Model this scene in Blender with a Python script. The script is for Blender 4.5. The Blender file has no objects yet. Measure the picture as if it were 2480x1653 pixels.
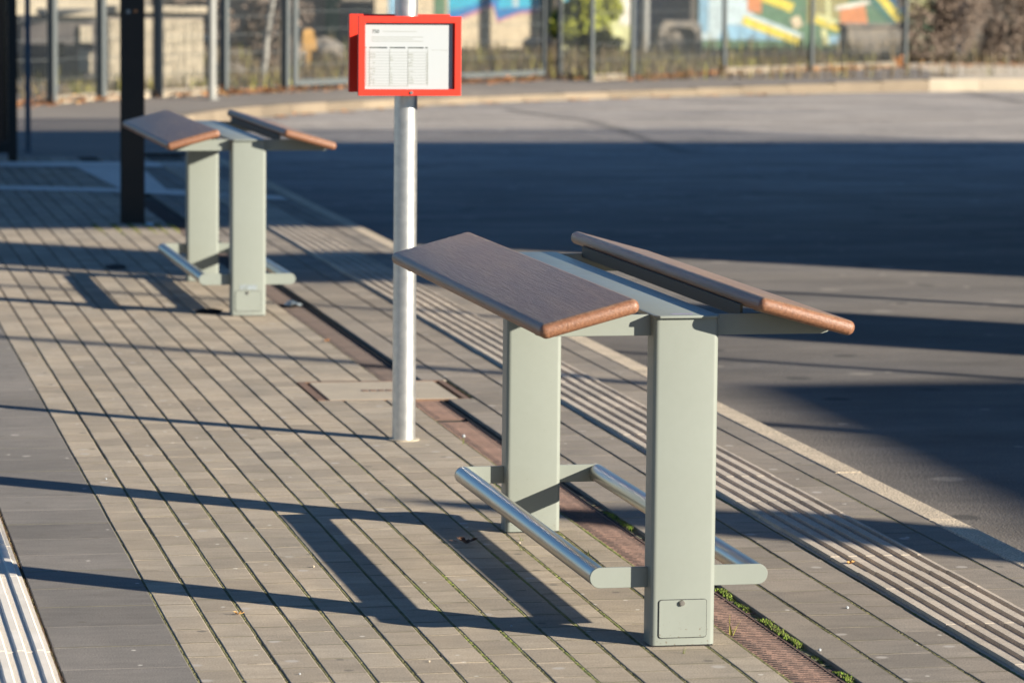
import bpy, bmesh, math, random
from mathutils import Vector, Matrix, Euler
random.seed(7)
S = bpy.context.scene
COL = S.collection

# ------------------------------------------------------------------ camera, sky, sun, exposure
cd = bpy.data.cameras.new('camera')
cam = bpy.data.objects.new('camera', cd); COL.objects.link(cam)
cam.location = (-2.0308, -8.10535, 1.60587)
cam.rotation_euler = Euler((1.463859, -0.009544, -0.195723), 'XYZ')
cd.lens = 127.742; cd.sensor_width = 36; cd.clip_start = 0.1; cd.clip_end = 600
cd.dof.use_dof = True; cd.dof.focus_distance = 9.1; cd.dof.aperture_fstop = 6.2
S.camera = cam

SUN = Vector((0.772, -0.636, 0.3088)).normalized()      # towards the sun
w = bpy.data.worlds.new('World'); S.world = w; w.use_nodes = True
nt = w.node_tree; bg = nt.nodes['Background']
sky = nt.nodes.new('ShaderNodeTexSky'); sky.sky_type = 'NISHITA'; sky.sun_disc = False
sky.sun_elevation = math.asin(SUN.z); sky.sun_rotation = math.atan2(SUN.x, SUN.y)
sky.air_density = 1.0; sky.dust_density = 0.0; sky.ozone_density = 6.0
nt.links.new(sky.outputs[0], bg.inputs[0]); bg.inputs[1].default_value = 0.047
ld = bpy.data.lights.new('sun', 'SUN'); ld.energy = 5.0; ld.angle = math.radians(0.53); ld.color = (1.0, 0.90, 0.755)
sun = bpy.data.objects.new('sun', ld); COL.objects.link(sun)
sun.rotation_euler = SUN.to_track_quat('Z', 'Y').to_euler(); sun.location = SUN * 60
S.view_settings.view_transform = 'Standard'; S.view_settings.look = 'None'
S.view_settings.exposure = 1.5; S.view_settings.gamma = 1

# ------------------------------------------------------------------ helpers
def tag(o, label=None, cat=None, group=None, kind=None):
    if label: o['label'] = label
    if cat: o['category'] = cat
    if group: o['group'] = group
    if kind: o['kind'] = kind
    return o

class MB:
    def __init__(s): s.v = []; s.f = []; s.t = []; s.m = []
    def face(s, idx, t=0.0, m=0): s.f.append(idx); s.t.append(t); s.m.append(m)
    def poly(s, pts, t=0.0, m=0):
        n = len(s.v); s.v += [tuple(p) for p in pts]; s.face(tuple(range(n, n+len(pts))), t, m)
    def box(s, x0, x1, y0, y1, z0, z1, t=0.0, m=0, M=None):
        n = len(s.v)
        ps = [(x0,y0,z0),(x1,y0,z0),(x1,y1,z0),(x0,y1,z0),(x0,y0,z1),(x1,y0,z1),(x1,y1,z1),(x0,y1,z1)]
        if M: ps = [tuple(M @ Vector(p)) for p in ps]
        s.v += ps
        for q in ((0,3,2,1),(4,5,6,7),(0,1,5,4),(1,2,6,5),(2,3,7,6),(3,0,4,7)):
            s.face(tuple(n+i for i in q), t, m)
    def prism(s, pts, a, b, axis='y', t=0.0, m=0):
        """closed 2D outline extruded from a to b along an axis (outline in the other two)"""
        def P(p, c):
            return {'y': (p[0], c, p[1]), 'z': (p[0], p[1], c), 'x': (c, p[0], p[1])}[axis]
        n = len(s.v); k = len(pts)
        s.v += [P(p, a) for p in pts] + [P(p, b) for p in pts]
        s.face(tuple(range(n, n+k)), t, m); s.face(tuple(range(n+2*k-1, n+k-1, -1)), t, m)
        for i in range(k):
            j = (i+1) % k; s.face((n+i, n+k+i, n+k+j, n+j), t, m)
    def tube(s, p0, p1, r0, r1=None, n=16, caps=True, t=0.0, m=0):
        r1 = r0 if r1 is None else r1
        p0 = Vector(p0); p1 = Vector(p1); d = (p1-p0).normalized()
        a = d.orthogonal().normalized(); b = d.cross(a); k = len(s.v)
        for p, r in ((p0, r0), (p1, r1)):
            for i in range(n):
                an = 2*math.pi*i/n; s.v.append(tuple(p + a*math.cos(an)*r + b*math.sin(an)*r))
        for i in range(n):
            j = (i+1) % n; s.face((k+i, k+j, k+n+j, k+n+i), t, m)
        if caps:
            s.face(tuple(range(k+n-1, k-1, -1)), t, m); s.face(tuple(range(k+n, k+2*n)), t, m)
    def build(s, name, mats, parent=None, smooth=False, bevel=0, seg=2, auto=None, loc=None):
        me = bpy.data.meshes.new(name); me.from_pydata(s.v, [], s.f)
        if not isinstance(mats, (list, tuple)): mats = [mats]
        for mm in mats: me.materials.append(mm)
        if len(mats) > 1: me.polygons.foreach_set('material_index', s.m)
        at = me.attributes.new('tint', 'FLOAT', 'FACE'); at.data.foreach_set('value', s.t)
        bm = bmesh.new(); bm.from_mesh(me); bmesh.ops.recalc_face_normals(bm, faces=bm.faces)
        if bevel: 
            bmesh.ops.remove_doubles(bm, verts=bm.verts, dist=1e-5)
            es = [e for e in bm.edges if len(e.link_faces) == 2 and e.calc_face_angle(0) > 0.6]
            bmesh.ops.bevel(bm, geom=es, offset=bevel, segments=seg, profile=0.5, affect='EDGES', clamp_overlap=True)
        bm.to_mesh(me); bm.free()
        if smooth:
            me.polygons.foreach_set('use_smooth', [True]*len(me.polygons))
            me.set_sharp_from_angle(angle=math.radians(auto or 40))
        o = bpy.data.objects.new(name, me); COL.objects.link(o)
        if parent: o.parent = parent
        if loc: o.location = loc
        return o

def empty(name, loc, rz=0):
    o = bpy.data.objects.new(name, None); COL.objects.link(o)
    o.location = loc; o.rotation_euler = (0, 0, rz); o.empty_display_size = 0.1
    return o

def copy_tree(o, parent=None):
    c = o.copy(); COL.objects.link(c)
    if parent: c.parent = parent
    for ch in list(o.children): copy_tree(ch, c)
    return c

# ------------------------------------------------------------------ materials
def N(nt, t, **k):
    n = nt.nodes.new(t)
    for a, b in k.items(): setattr(n, a, b)
    return n
def mat(name, col, rough=0.6, metal=0.0, col2=None, scale=4.0, stretch=(1,1,1), lo=0.35, hi=0.65, detail=6,
        mott=0.0, mscale=30, mstretch=(0.3,1,1), bump=0.0, bscale=200.0, bstretch=(1,1,1), grain=0.0, gscale=400.0, tint=0.0, spec=0.5, coat=0.0, spots=None, rvar=0.0, trans=0.0):
    m = bpy.data.materials.new(name); m.use_nodes = True; t = m.node_tree; L = t.links
    b = t.nodes['Principled BSDF']
    b.inputs['Roughness'].default_value = rough; b.inputs['Metallic'].default_value = metal
    b.inputs['Specular IOR Level'].default_value = spec
    if coat: b.inputs['Coat Weight'].default_value = coat; b.inputs['Coat Roughness'].default_value = 0.15
    tc = N(t, 'ShaderNodeTexCoord')
    def mapped(st):
        mp = N(t, 'ShaderNodeMapping'); mp.inputs['Scale'].default_value = st
        L.new(tc.outputs['Object'], mp.inputs[0]); return mp.outputs[0]
    base = mapped(stretch)
    cur = None
    if col2 is not None:
        no = N(t, 'ShaderNodeTexNoise'); no.inputs['Scale'].default_value = scale; no.inputs['Detail'].default_value = detail
        no.inputs['Roughness'].default_value = 0.6
        L.new(base, no.inputs['Vector'])
        mr = N(t, 'ShaderNodeMapRange'); mr.inputs[1].default_value = lo; mr.inputs[2].default_value = hi
        L.new(no.outputs[0], mr.inputs[0])
        mx = N(t, 'ShaderNodeMix', data_type='RGBA'); L.new(mr.outputs[0], mx.inputs[0])
        mx.inputs[6].default_value = (*col, 1); mx.inputs[7].default_value = (*col2, 1)
        cur = mx.outputs[2]
    else:
        rg = N(t, 'ShaderNodeRGB'); rg.outputs[0].default_value = (*col, 1); cur = rg.outputs[0]
    def scaleby(cur, fac):
        vm = N(t, 'ShaderNodeVectorMath', operation='SCALE'); L.new(cur, vm.inputs[0]); L.new(fac, vm.inputs['Scale']); return vm.outputs[0]
    if grain:
        g = N(t, 'ShaderNodeTexNoise'); g.inputs['Scale'].default_value = gscale; g.inputs['Detail'].default_value = 3
        L.new(tc.outputs['Object'], g.inputs['Vector'])
        r = N(t, 'ShaderNodeMapRange'); r.inputs[1].default_value = 0.3; r.inputs[2].default_value = 0.7
        r.inputs[3].default_value = 1-grain; r.inputs[4].default_value = 1+grain; L.new(g.outputs[0], r.inputs[0])
        cur = scaleby(cur, r.outputs[0])
    if mott:
        g = N(t, 'ShaderNodeTexNoise'); g.inputs['Scale'].default_value = mscale; g.inputs['Detail'].default_value = 5; g.inputs['Roughness'].default_value = .7
        L.new(mapped(mstretch), g.inputs['Vector'])
        r = N(t, 'ShaderNodeMapRange'); r.inputs[1].default_value = 0.3; r.inputs[2].default_value = 0.7
        r.inputs[3].default_value = 1-mott; r.inputs[4].default_value = 1+mott; L.new(g.outputs[0], r.inputs[0])
        cur = scaleby(cur, r.outputs[0])
    if tint:
        a = N(t, 'ShaderNodeAttribute', attribute_name='tint')
        r = N(t, 'ShaderNodeMapRange'); r.inputs[1].default_value = -1; r.inputs[2].default_value = 1
        r.inputs[3].default_value = 1-tint; r.inputs[4].default_value = 1+tint; L.new(a.outputs['Fac'], r.inputs[0])
        cur = scaleby(cur, r.outputs[0])
    for sp in (spots or []):            # (cell scale, radius, colour, share of cells)
        vo = N(t, 'ShaderNodeTexVoronoi', voronoi_dimensions='2D'); vo.inputs['Scale'].default_value = sp[0]; L.new(tc.outputs['Object'], vo.inputs['Vector'])
        nn = N(t, 'ShaderNodeTexNoise'); nn.inputs['Scale'].default_value = sp[0]*4; L.new(tc.outputs['Object'], nn.inputs['Vector'])
        ad = N(t, 'ShaderNodeMath', operation='MULTIPLY_ADD'); ad.inputs[1].default_value = sp[1]*1.2; L.new(nn.outputs[0], ad.inputs[0]); L.new(vo.outputs['Distance'], ad.inputs[2])
        r = N(t, 'ShaderNodeMapRange'); r.inputs[1].default_value = sp[1]*1.7; r.inputs[2].default_value = sp[1]*1.25; L.new(ad.outputs[0], r.inputs[0])
        sx = N(t, 'ShaderNodeSeparateColor'); L.new(vo.outputs['Color'], sx.inputs[0])
        gt = N(t, 'ShaderNodeMath', operation='LESS_THAN'); gt.inputs[1].default_value = sp[3]; L.new(sx.outputs[0], gt.inputs[0])
        mu = N(t, 'ShaderNodeMath', operation='MULTIPLY'); L.new(r.outputs[0], mu.inputs[0]); L.new(gt.outputs[0], mu.inputs[1])
        m2 = N(t, 'ShaderNodeMath', operation='MULTIPLY'); m2.inputs[1].default_value = 0.75; L.new(mu.outputs[0], m2.inputs[0])
        mx = N(t, 'ShaderNodeMix', data_type='RGBA'); L.new(m2.outputs[0], mx.inputs[0]); L.new(cur, mx.inputs[6]); mx.inputs[7].default_value = (*sp[2], 1)
        cur = mx.outputs[2]
    L.new(cur, b.inputs['Base Color'])
    if rvar:
        g = N(t, 'ShaderNodeTexNoise'); g.inputs['Scale'].default_value = 25; L.new(tc.outputs['Object'], g.inputs['Vector'])
        r = N(t, 'ShaderNodeMapRange'); r.inputs[3].default_value = rough-rvar; r.inputs[4].default_value = rough+rvar; L.new(g.outputs[0], r.inputs[0])
        L.new(r.outputs[0], b.inputs['Roughness'])
    if bump:
        g = N(t, 'ShaderNodeTexNoise'); g.inputs['Scale'].default_value = bscale; g.inputs['Detail'].default_value = 4
        L.new(mapped(bstretch), g.inputs['Vector'])
        bp = N(t, 'ShaderNodeBump'); bp.inputs['Strength'].default_value = 1.0; bp.inputs['Distance'].default_value = bump
        L.new(g.outputs[0], bp.inputs['Height']); L.new(bp.outputs[0], b.inputs['Normal'])
    return m

PAVE = dict(rough=0.85, scale=2.2, stretch=(1.4,0.5,1), grain=0.34, gscale=260, tint=0.15, mott=0.16, mscale=20, bump=0.0009, bscale=260, spec=0.25,
            spots=[(5.2, 0.085, (0.40,0.37,0.33), 0.22), (11.0, 0.07, (0.60,0.57,0.50), 0.07), (7.3, 0.09, (0.12,0.11,0.09), 0.10)])
M = {}
M['paver'] = mat('paver', (0.338,0.282,0.210), col2=(0.275,0.240,0.190), **PAVE)
M['paver_grey'] = mat('paver_grey', (0.178,0.162,0.142), col2=(0.152,0.141,0.126), **PAVE)
M['paver_edge'] = mat('paver_edge', (0.245,0.210,0.168), col2=(0.205,0.182,0.152), **PAVE)
M['joint_dirt'] = mat('joint_dirt', (0.095,0.085,0.055), 0.95, col2=(0.17,0.155,0.085), scale=14)
M['tactile'] = mat('tactile', (0.47,0.405,0.325), 0.85, col2=(0.38,0.335,0.275), scale=3, grain=0.22, gscale=250, tint=0.10, mott=.08, bump=0.0008, bscale=300, spec=0.25)
M['tactile_white'] = mat('tactile_white', (0.66,0.62,0.55), 0.8, col2=(0.56,0.52,0.45), scale=6, grain=0.06, gscale=500, tint=0.05, bump=0.0004, bscale=300)
M['tactile_sand'] = mat('tactile_sand', (0.60,0.54,0.45), 0.9, grain=0.35, gscale=450, bump=0.0015, bscale=350)
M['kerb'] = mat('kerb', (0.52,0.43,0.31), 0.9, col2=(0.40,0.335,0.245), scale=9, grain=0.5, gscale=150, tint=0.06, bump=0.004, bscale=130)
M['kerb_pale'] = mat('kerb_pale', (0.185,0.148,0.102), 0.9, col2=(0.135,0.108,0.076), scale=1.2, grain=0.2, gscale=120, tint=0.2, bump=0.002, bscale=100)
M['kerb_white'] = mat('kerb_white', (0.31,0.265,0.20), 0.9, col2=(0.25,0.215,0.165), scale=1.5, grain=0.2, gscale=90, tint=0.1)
M['soil'] = mat('soil', (0.030,0.024,0.016), 0.95, col2=(0.055,0.042,0.024), scale=60, bump=0.002, bscale=300)
M['moss'] = mat('moss', (0.095,0.096,0.034), 0.95, col2=(0.185,0.172,0.075), scale=32, grain=0.35, gscale=900, tint=0.35, bump=0.002, bscale=700, lo=0.4, hi=0.62)
M['moss_bright'] = mat('moss_bright', (0.070,0.095,0.012), 0.9, col2=(0.130,0.150,0.030), scale=40, grain=0.3, gscale=900, tint=0.3)
M['seal'] = mat('seal', (0.16,0.145,0.125), 0.85, col2=(0.21,0.19,0.165), scale=8, grain=.3, gscale=100)
M['moss_vivid'] = mat('moss_vivid', (0.085,0.155,0.010), 0.9, col2=(0.15,0.21,0.022), scale=30, tint=0.35)
M['asphalt'] = mat('asphalt', (0.150,0.134,0.116), 0.9, col2=(0.112,0.104,0.096), scale=0.55, stretch=(0.5,1.6,1), grain=0.45, gscale=150, mott=0.30, mscale=2.2, mstretch=(0.45,1,1), bump=0.004, bscale=120, spec=0.3,
                   spots=[(1.3,0.07,(0.24,0.22,0.19),0.25),(2.1,0.12,(0.05,0.048,0.045),0.22),(4.5,0.10,(0.30,0.27,0.23),0.08)])
def asphalt_far_tone(m):  # base colour grows paler along y, uneven by noise
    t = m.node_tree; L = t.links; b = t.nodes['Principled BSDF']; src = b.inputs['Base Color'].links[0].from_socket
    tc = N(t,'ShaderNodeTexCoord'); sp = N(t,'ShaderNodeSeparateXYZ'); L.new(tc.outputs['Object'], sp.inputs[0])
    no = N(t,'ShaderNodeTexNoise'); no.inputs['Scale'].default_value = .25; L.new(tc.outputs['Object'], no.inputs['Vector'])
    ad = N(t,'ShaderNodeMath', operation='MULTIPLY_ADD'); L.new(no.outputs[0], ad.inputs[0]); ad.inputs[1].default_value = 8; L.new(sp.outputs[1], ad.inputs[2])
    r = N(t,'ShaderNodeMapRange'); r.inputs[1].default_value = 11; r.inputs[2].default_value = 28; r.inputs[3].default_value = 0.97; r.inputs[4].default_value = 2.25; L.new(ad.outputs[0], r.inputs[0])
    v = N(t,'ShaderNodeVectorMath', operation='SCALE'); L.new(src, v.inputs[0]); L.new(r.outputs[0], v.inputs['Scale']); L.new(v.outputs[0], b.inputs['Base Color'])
asphalt_far_tone(M['asphalt'])
M['asphalt_pale'] = mat('asphalt_pale', (0.265,0.225,0.178), 0.9, col2=(0.215,0.188,0.155), scale=0.35, stretch=(0.4,1.6,1), grain=0.15, gscale=200, bump=0.002, bscale=200, spec=0.3)
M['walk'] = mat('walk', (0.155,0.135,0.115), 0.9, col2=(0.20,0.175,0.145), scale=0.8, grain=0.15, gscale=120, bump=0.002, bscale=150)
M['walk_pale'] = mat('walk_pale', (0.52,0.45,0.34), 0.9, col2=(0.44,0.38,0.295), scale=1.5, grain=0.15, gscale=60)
M['earth'] = mat('earth', (0.10,0.085,0.045), 0.95, col2=(0.17,0.13,0.085), scale=1.2, grain=0.4, gscale=30, bump=0.03, bscale=14)
M['paint'] = mat('paint', (0.190,0.211,0.188), 0.36, col2=(0.183,0.202,0.178), scale=3, grain=0.012, gscale=60, bump=0.00006, bscale=300, spec=0.5, rvar=0.05,
                 spots=[])
M['paint_shade'] = mat('paint_shade', (0.060,0.060,0.042), 0.7)  # carrier paint darkened: the shade under the boards is in the colour
M['wood'] = None
M['steel'] = mat('steel', (0.50,0.475,0.43), 0.31, 1.0, col2=(0.42,0.395,0.355), scale=60, stretch=(1,0.03,1))
M['galv'] = mat('galv', (0.62,0.62,0.60), 0.40, 0.9, col2=(0.50,0.51,0.50), scale=34, detail=8, rvar=0.06, bump=0.0001, bscale=60)
M['red'] = mat('red', (0.60,0.022,0.006), 0.42, col2=(0.56,0.020,0.005), scale=5)
M['paper'] = mat('paper', (0.32,0.345,0.36), 0.6, spec=0.2)
M['ink'] = mat('ink', (0.012,0.02,0.02), 0.8)
M['ink_pale'] = mat('ink_pale', (0.225,0.24,0.215), 0.8)
M['ink_mid'] = mat('ink_mid', (0.07,0.085,0.075), 0.8)
M['black'] = mat('black', (0.010,0.011,0.012), 0.5, col2=(0.018,0.016,0.014), scale=5, spec=0.3)
M['glass_dark'] = mat('glass_dark', (0.012,0.010,0.012), 0.15)
M['anthracite'] = mat('anthracite', (0.05,0.095,0.14), 0.45)
M['fence'] = mat('fence', (0.072,0.082,0.083), 0.5, col2=(0.064,0.075,0.077), scale=8)
M['fence_side'] = mat('fence_side', (0.06,0.075,0.08), 0.5)
M['white_pole'] = mat('white_pole', (0.22,0.225,0.21), 0.5, col2=(0.19,0.195,0.18), scale=10)
M['iron'] = mat('iron', (0.135,0.080,0.060), 0.8, col2=(0.098,0.062,0.050), scale=9, grain=0.35, gscale=300, tint=0.15, bump=0.001, bscale=400)
M['rust'] = mat('rust', (0.17,0.095,0.058), 0.9, col2=(0.11,0.070,0.050), scale=14, grain=0.2)
M['dark'] = mat('dark', (0.008,0.008,0.008), 0.95)
M['concrete'] = mat('concrete', (0.37,0.315,0.235), 0.9, col2=(0.31,0.268,0.205), scale=6, grain=0.1, gscale=200, bump=0.001, bscale=200)
M['block'] = mat('block', (0.42,0.365,0.27), 0.9, col2=(0.34,0.30,0.22), scale=5, grain=0.1, gscale=60, tint=0.12, bump=0.004, bscale=40)
M['wall_dark'] = mat('wall_dark', (0.065,0.06,0.062), 0.9, col2=(0.10,0.09,0.085), scale=5)
M['stone'] = mat('stone', (0.22,0.19,0.15), 0.9, col2=(0.12,0.11,0.10), scale=6, bump=0.01, bscale=12)
M['leaf_orange'] = mat('leaf_orange', (0.40,0.18,0.065), 0.8, col2=(0.30,0.145,0.065), scale=20, tint=0.4)
M['leaf_yellow'] = mat('leaf_yellow', (0.50,0.27,0.08), 0.8, tint=0.2)
M['leaf_brown'] = mat('leaf_brown', (0.07,0.035,0.02), 0.8, tint=0.3)
M['dry'] = mat('dry', (0.135,0.098,0.050), 0.9, col2=(0.085,0.066,0.036), scale=1.5, tint=0.45)
M['green'] = mat('green', (0.27,0.28,0.025), 0.8, col2=(0.16,0.19,0.02), scale=4, tint=0.45)
M['yellowgreen'] = mat('yellowgreen', (0.26,0.23,0.035), 0.8, col2=(0.15,0.16,0.03), scale=4, tint=0.35)
M['hedge'] = mat('hedge', (0.150,0.110,0.082), 0.9, col2=(0.115,0.090,0.072), scale=1.6, tint=0.35)
M['bark'] = mat('bark', (0.10,0.075,0.05), 0.9)
M['birch'] = mat('birch', (0.24,0.235,0.21), 0.8, col2=(0.05,0.045,0.04), scale=5, stretch=(0.6,0.6,2.5), lo=0.52, hi=0.6)
M['plastic'] = mat('plastic', (0.23,0.27,0.30), 0.4, tint=0.3, col2=(0.14,0.16,0.15), scale=60)
M['plastic_blue'] = mat('plastic_blue', (0.10,0.28,0.38), 0.3)
M['building'] = mat('building', (0.30,0.28,0.25), 0.9)  # only for the added, unseen shadow casters
M['roof'] = mat('roof', (0.12,0.12,0.12), 0.8)
for k, c in dict(g_turq=(0.05,0.42,0.60), g_blue=(0.03,0.20,0.48), g_pink=(0.50,0.20,0.30), g_pale=(0.50,0.62,0.66), g_lblue=(0.25,0.45,0.60),
                 g_yellow=(0.70,0.58,0.08), g_lemon=(0.62,0.64,0.34), g_green=(0.10,0.20,0.12), g_orange=(0.60,0.24,0.10), g_cream=(0.62,0.52,0.36),
                 g_teal=(0.05,0.16,0.13), g_navy=(0.02,0.06,0.16), g_white=(0.72,0.70,0.62), g_olive=(0.30,0.28,0.12)).items():
    M[k] = mat(k, tuple(min(.8,x*0.80) for x in c), 0.85, col2=tuple(min(.8,x*0.58) for x in c), scale=6)

def splash(m):
    t = m.node_tree; L = t.links; b = t.nodes['Principled BSDF']; src = b.inputs['Base Color'].links[0].from_socket
    tc = N(t,'ShaderNodeTexCoord'); sp = N(t,'ShaderNodeSeparateXYZ'); L.new(tc.outputs['Object'], sp.inputs[0])
    for sc, k, lo, hi, amt, cc in ((140, 1.5, .62, .68, .8, (0.10,0.075,0.045)), (9, 2.4, .50, .80, .35, (0.15,0.13,0.10)), (260, .06, .715, .74, .5, (0.08,0.07,0.06))):
        no = N(t,'ShaderNodeTexNoise'); no.inputs['Scale'].default_value = sc; no.inputs['Detail'].default_value = 2; L.new(tc.outputs['Object'], no.inputs['Vector'])
        ad = N(t,'ShaderNodeMath', operation='MULTIPLY_ADD'); L.new(sp.outputs[2], ad.inputs[0]); ad.inputs[1].default_value = -k; L.new(no.outputs[0], ad.inputs[2])
        r = N(t,'ShaderNodeMapRange'); r.inputs[1].default_value = lo; r.inputs[2].default_value = hi; r.inputs[4].default_value = amt; L.new(ad.outputs[0], r.inputs[0])
        mx = N(t,'ShaderNodeMix', data_type='RGBA'); L.new(r.outputs[0], mx.inputs[0]); L.new(src, mx.inputs[6]); mx.inputs[7].default_value = (*cc,1); src = mx.outputs[2]
    L.new(src, b.inputs['Base Color'])
splash(M['paint'])
def wood_mat():
    m = bpy.data.materials.new('wood'); m.use_nodes = True; t = m.node_tree; L = t.links; b = t.nodes['Principled BSDF']
    tc = N(t, 'ShaderNodeTexCoord')
    def noise(st, sc, det=6, rough=0.6):
        mp = N(t, 'ShaderNodeMapping'); mp.inputs['Scale'].default_value = st; L.new(tc.outputs['Object'], mp.inputs[0])
        n = N(t, 'ShaderNodeTexNoise'); n.inputs['Scale'].default_value = sc; n.inputs['Detail'].default_value = det; n.inputs['Roughness'].default_value = rough
        n.inputs['Distortion'].default_value = 0.3
        L.new(mp.outputs[0], n.inputs['Vector']); return n.outputs[0]
    g1 = noise((1,0.035,1), 170); g2 = noise((1,0.10,1), 14); g3 = noise((1,0.045,1), 420, 3)
    def ramp(src, lo, hi, a, c):
        r = N(t, 'ShaderNodeMapRange'); r.inputs[1].default_value = lo; r.inputs[2].default_value = hi; r.inputs[3].default_value = a; r.inputs[4].default_value = c
        L.new(src, r.inputs[0]); return r.outputs[0]
    def mix(f, a, c):
        x = N(t, 'ShaderNodeMix', data_type='RGBA'); L.new(f, x.inputs[0])
        for k, q in ((6, a), (7, c)):
            if isinstance(q, tuple): x.inputs[k].default_value = (*q, 1)
            else: L.new(q, x.inputs[k])
        return x.outputs[2]
    fresh = mix(ramp(g1, .35, .65, 0, 1), (0.150,0.066,0.036), (0.240,0.115,0.062))
    grey = mix(ramp(g1, .35, .65, 0, 1), (0.185,0.110,0.062), (0.300,0.196,0.118))
    grey = mix(ramp(g2, .35, .7, 0, .6), grey, (0.125,0.088,0.074))
    ge = N(t, 'ShaderNodeNewGeometry'); sp = N(t, 'ShaderNodeSeparateXYZ'); L.new(ge.outputs['Normal'], sp.inputs[0])
    wn = noise((1,1,1), 30)
    wz = N(t, 'ShaderNodeMath', operation='MULTIPLY_ADD'); L.new(wn, wz.inputs[0]); wz.inputs[1].default_value = 0.5; L.new(sp.outputs[2], wz.inputs[2])
    up = ramp(wz.outputs[0], 0.90, 1.20, 0, 1)          # boards are greyed by weather on their upper faces
    c = mix(up, fresh, grey)
    cr = ramp(g3, .57, .72, 0, .55)
    c = mix(cr, c, (0.05,0.03,0.022))
    kn = N(t, 'ShaderNodeTexVoronoi'); kn.inputs['Scale'].default_value = 9; L.new(tc.outputs['Object'], kn.inputs['Vector'])
    c = mix(ramp(kn.outputs['Distance'], 0.06, 0.03, 0, .6), c, (0.06,0.035,0.025))
    L.new(c, b.inputs['Base Color']); b.inputs['Roughness'].default_value = 0.42; b.inputs['Specular IOR Level'].default_value = 0.5
    bp = N(t, 'ShaderNodeBump'); bp.inputs['Distance'].default_value = 0.0013; bp.inputs['Strength'].default_value = 0.8
    ad = N(t, 'ShaderNodeMath', operation='ADD'); L.new(g3, ad.inputs[0]); L.new(g1, ad.inputs[1])
    L.new(ad.outputs[0], bp.inputs['Height']); L.new(bp.outputs[0], b.inputs['Normal'])
    return m
M['wood'] = wood_mat()

# ------------------------------------------------------------------ the ground
ROAD = -0.12
def struct(o): o['kind'] = 'structure'; return o
# one sheet to the horizon
g = MB(); g.poly([(-300,-200,-0.17),(300,-200,-0.17),(300,500,-0.17),(-300,500,-0.17)])
struct(g.build('ground', M['earth']))
# carriageway: one asphalt sheet, paler farther along y
g = MB(); g.poly([(1.0,-30,ROAD),(60,-30,ROAD),(60,46,ROAD),(1.0,46,ROAD)]); struct(g.build('road', M['asphalt']))

def seam(pts, wd):
    g = MB()
    for (a, b) in zip(pts[:-1], pts[1:]):
        d = (Vector(b)-Vector(a)).normalized(); n = Vector((-d.y, d.x))*wd*random.uniform(.35,.6)
        g.poly([(a[0]-n.x,a[1]-n.y,ROAD+.004),(b[0]-n.x,b[1]-n.y,ROAD+.004),(b[0]+n.x,b[1]+n.y,ROAD+.004),(a[0]+n.x,a[1]+n.y,ROAD+.004)])
    struct(g.build('road_seam', M['seal']))
seam([(5.69,31.0),(5.85,29.7),(6.05,28.4),(5.95,26.6),(5.75,24.4),(5.6,22.5)], .16)
seam([(12.75,36.6),(12.45,34.5),(12.3,32.9),(12.5,31)], .20)
# kerb line of the turning loop (top outer edge), platform -> round the corner -> far side
kl = [(1.25,-3.0),(1.25,20.5),(1.24,22.5),(1.28,24.2),(1.42,25.6),(1.72,26.9),(2.3,28.4),(3.1,29.8),(4.2,31.2),(5.4,32.4),(6.8,33.5),(8.3,34.5),(9.8,35.3),(11.2,35.9),(12.3,36.3),(14,36.6),(17,36.8),(24,36.9),(40,37)]
def resample(pts, step):
    out = [Vector((*pts[0],0))]; acc = 0
    for a, b in zip(pts[:-1], pts[1:]):
        A = Vector((*a,0)); B = Vector((*b,0)); L = (B-A).length; d = step-acc
        while d <= L: out.append(A + (B-A)*d/L); d += step
        acc = L-(d-step)
    return out
def kerb_blocks(mb, pts, width, ztop, step, joint=0.006):
    for a, b in zip(pts[:-1], pts[1:]):
        d = (b-a); L = d.length; d.normalize(); n = Vector((-d.y, d.x, 0))      # left = platform side
        Mx = Matrix(((d.x, n.x, 0, a.x), (d.y, n.y, 0, a.y), (0, 0, 1, 0), (0, 0, 0, 1)))
        zt = ztop(0.5*(a+b)) + random.uniform(-.0015,.0015)
        c = 0.008; t = random.uniform(-1, 1); x0, x1 = joint/2, L-joint/2; k = len(mb.v)
        prof = [(0,-0.2),(0,zt-c*1.5),(c*1.5,zt),(width-.004,zt),(width,zt-.004),(width,-0.2)]
        prof = [(p[0], p[1]) for p in prof]
        for xx in (x0, x1): mb.v += [tuple(Mx @ Vector((xx, p[0], p[1]))) for p in prof]
        for i in range(5): mb.face((k+i, k+i+1, k+7+i, k+6+i), t)
        mb.face(tuple(range(k, k+6)), t); mb.face(tuple(range(k+11, k+5, -1)), t)
near_k = resample([(1.25,-3.0),(1.25,20.2)], 0.95)
g = MB(); kerb_blocks(g, near_k, 0.094, lambda p: 0.0, 1); struct(g.build('kerb', M['kerb']))
far_pts = resample(kl[1:], 0.75)
def far_top(p):
    pts = [(-9,0),(2.5,0.0),(4.2,-0.028),(6,-0.048),(8.5,-0.030),(10.5,0.0),(12.2,0.035),(12.6,0.045),(90,0.045)]
    for (a,za),(b,zb) in zip(pts[:-1],pts[1:]):
        if p.x <= b: return za+(zb-za)*(p.x-a)/(b-a)
    return 0.045
fa = [p for p in far_pts if p.x < 12.4]; fb = far_pts[len(fa)-1:]
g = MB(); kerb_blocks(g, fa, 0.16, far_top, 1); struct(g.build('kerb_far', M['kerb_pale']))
g = MB(); kerb_blocks(g, fb, 0.16, lambda p: .045, 1); struct(g.build('kerb_far_right', M['kerb_white']))
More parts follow.
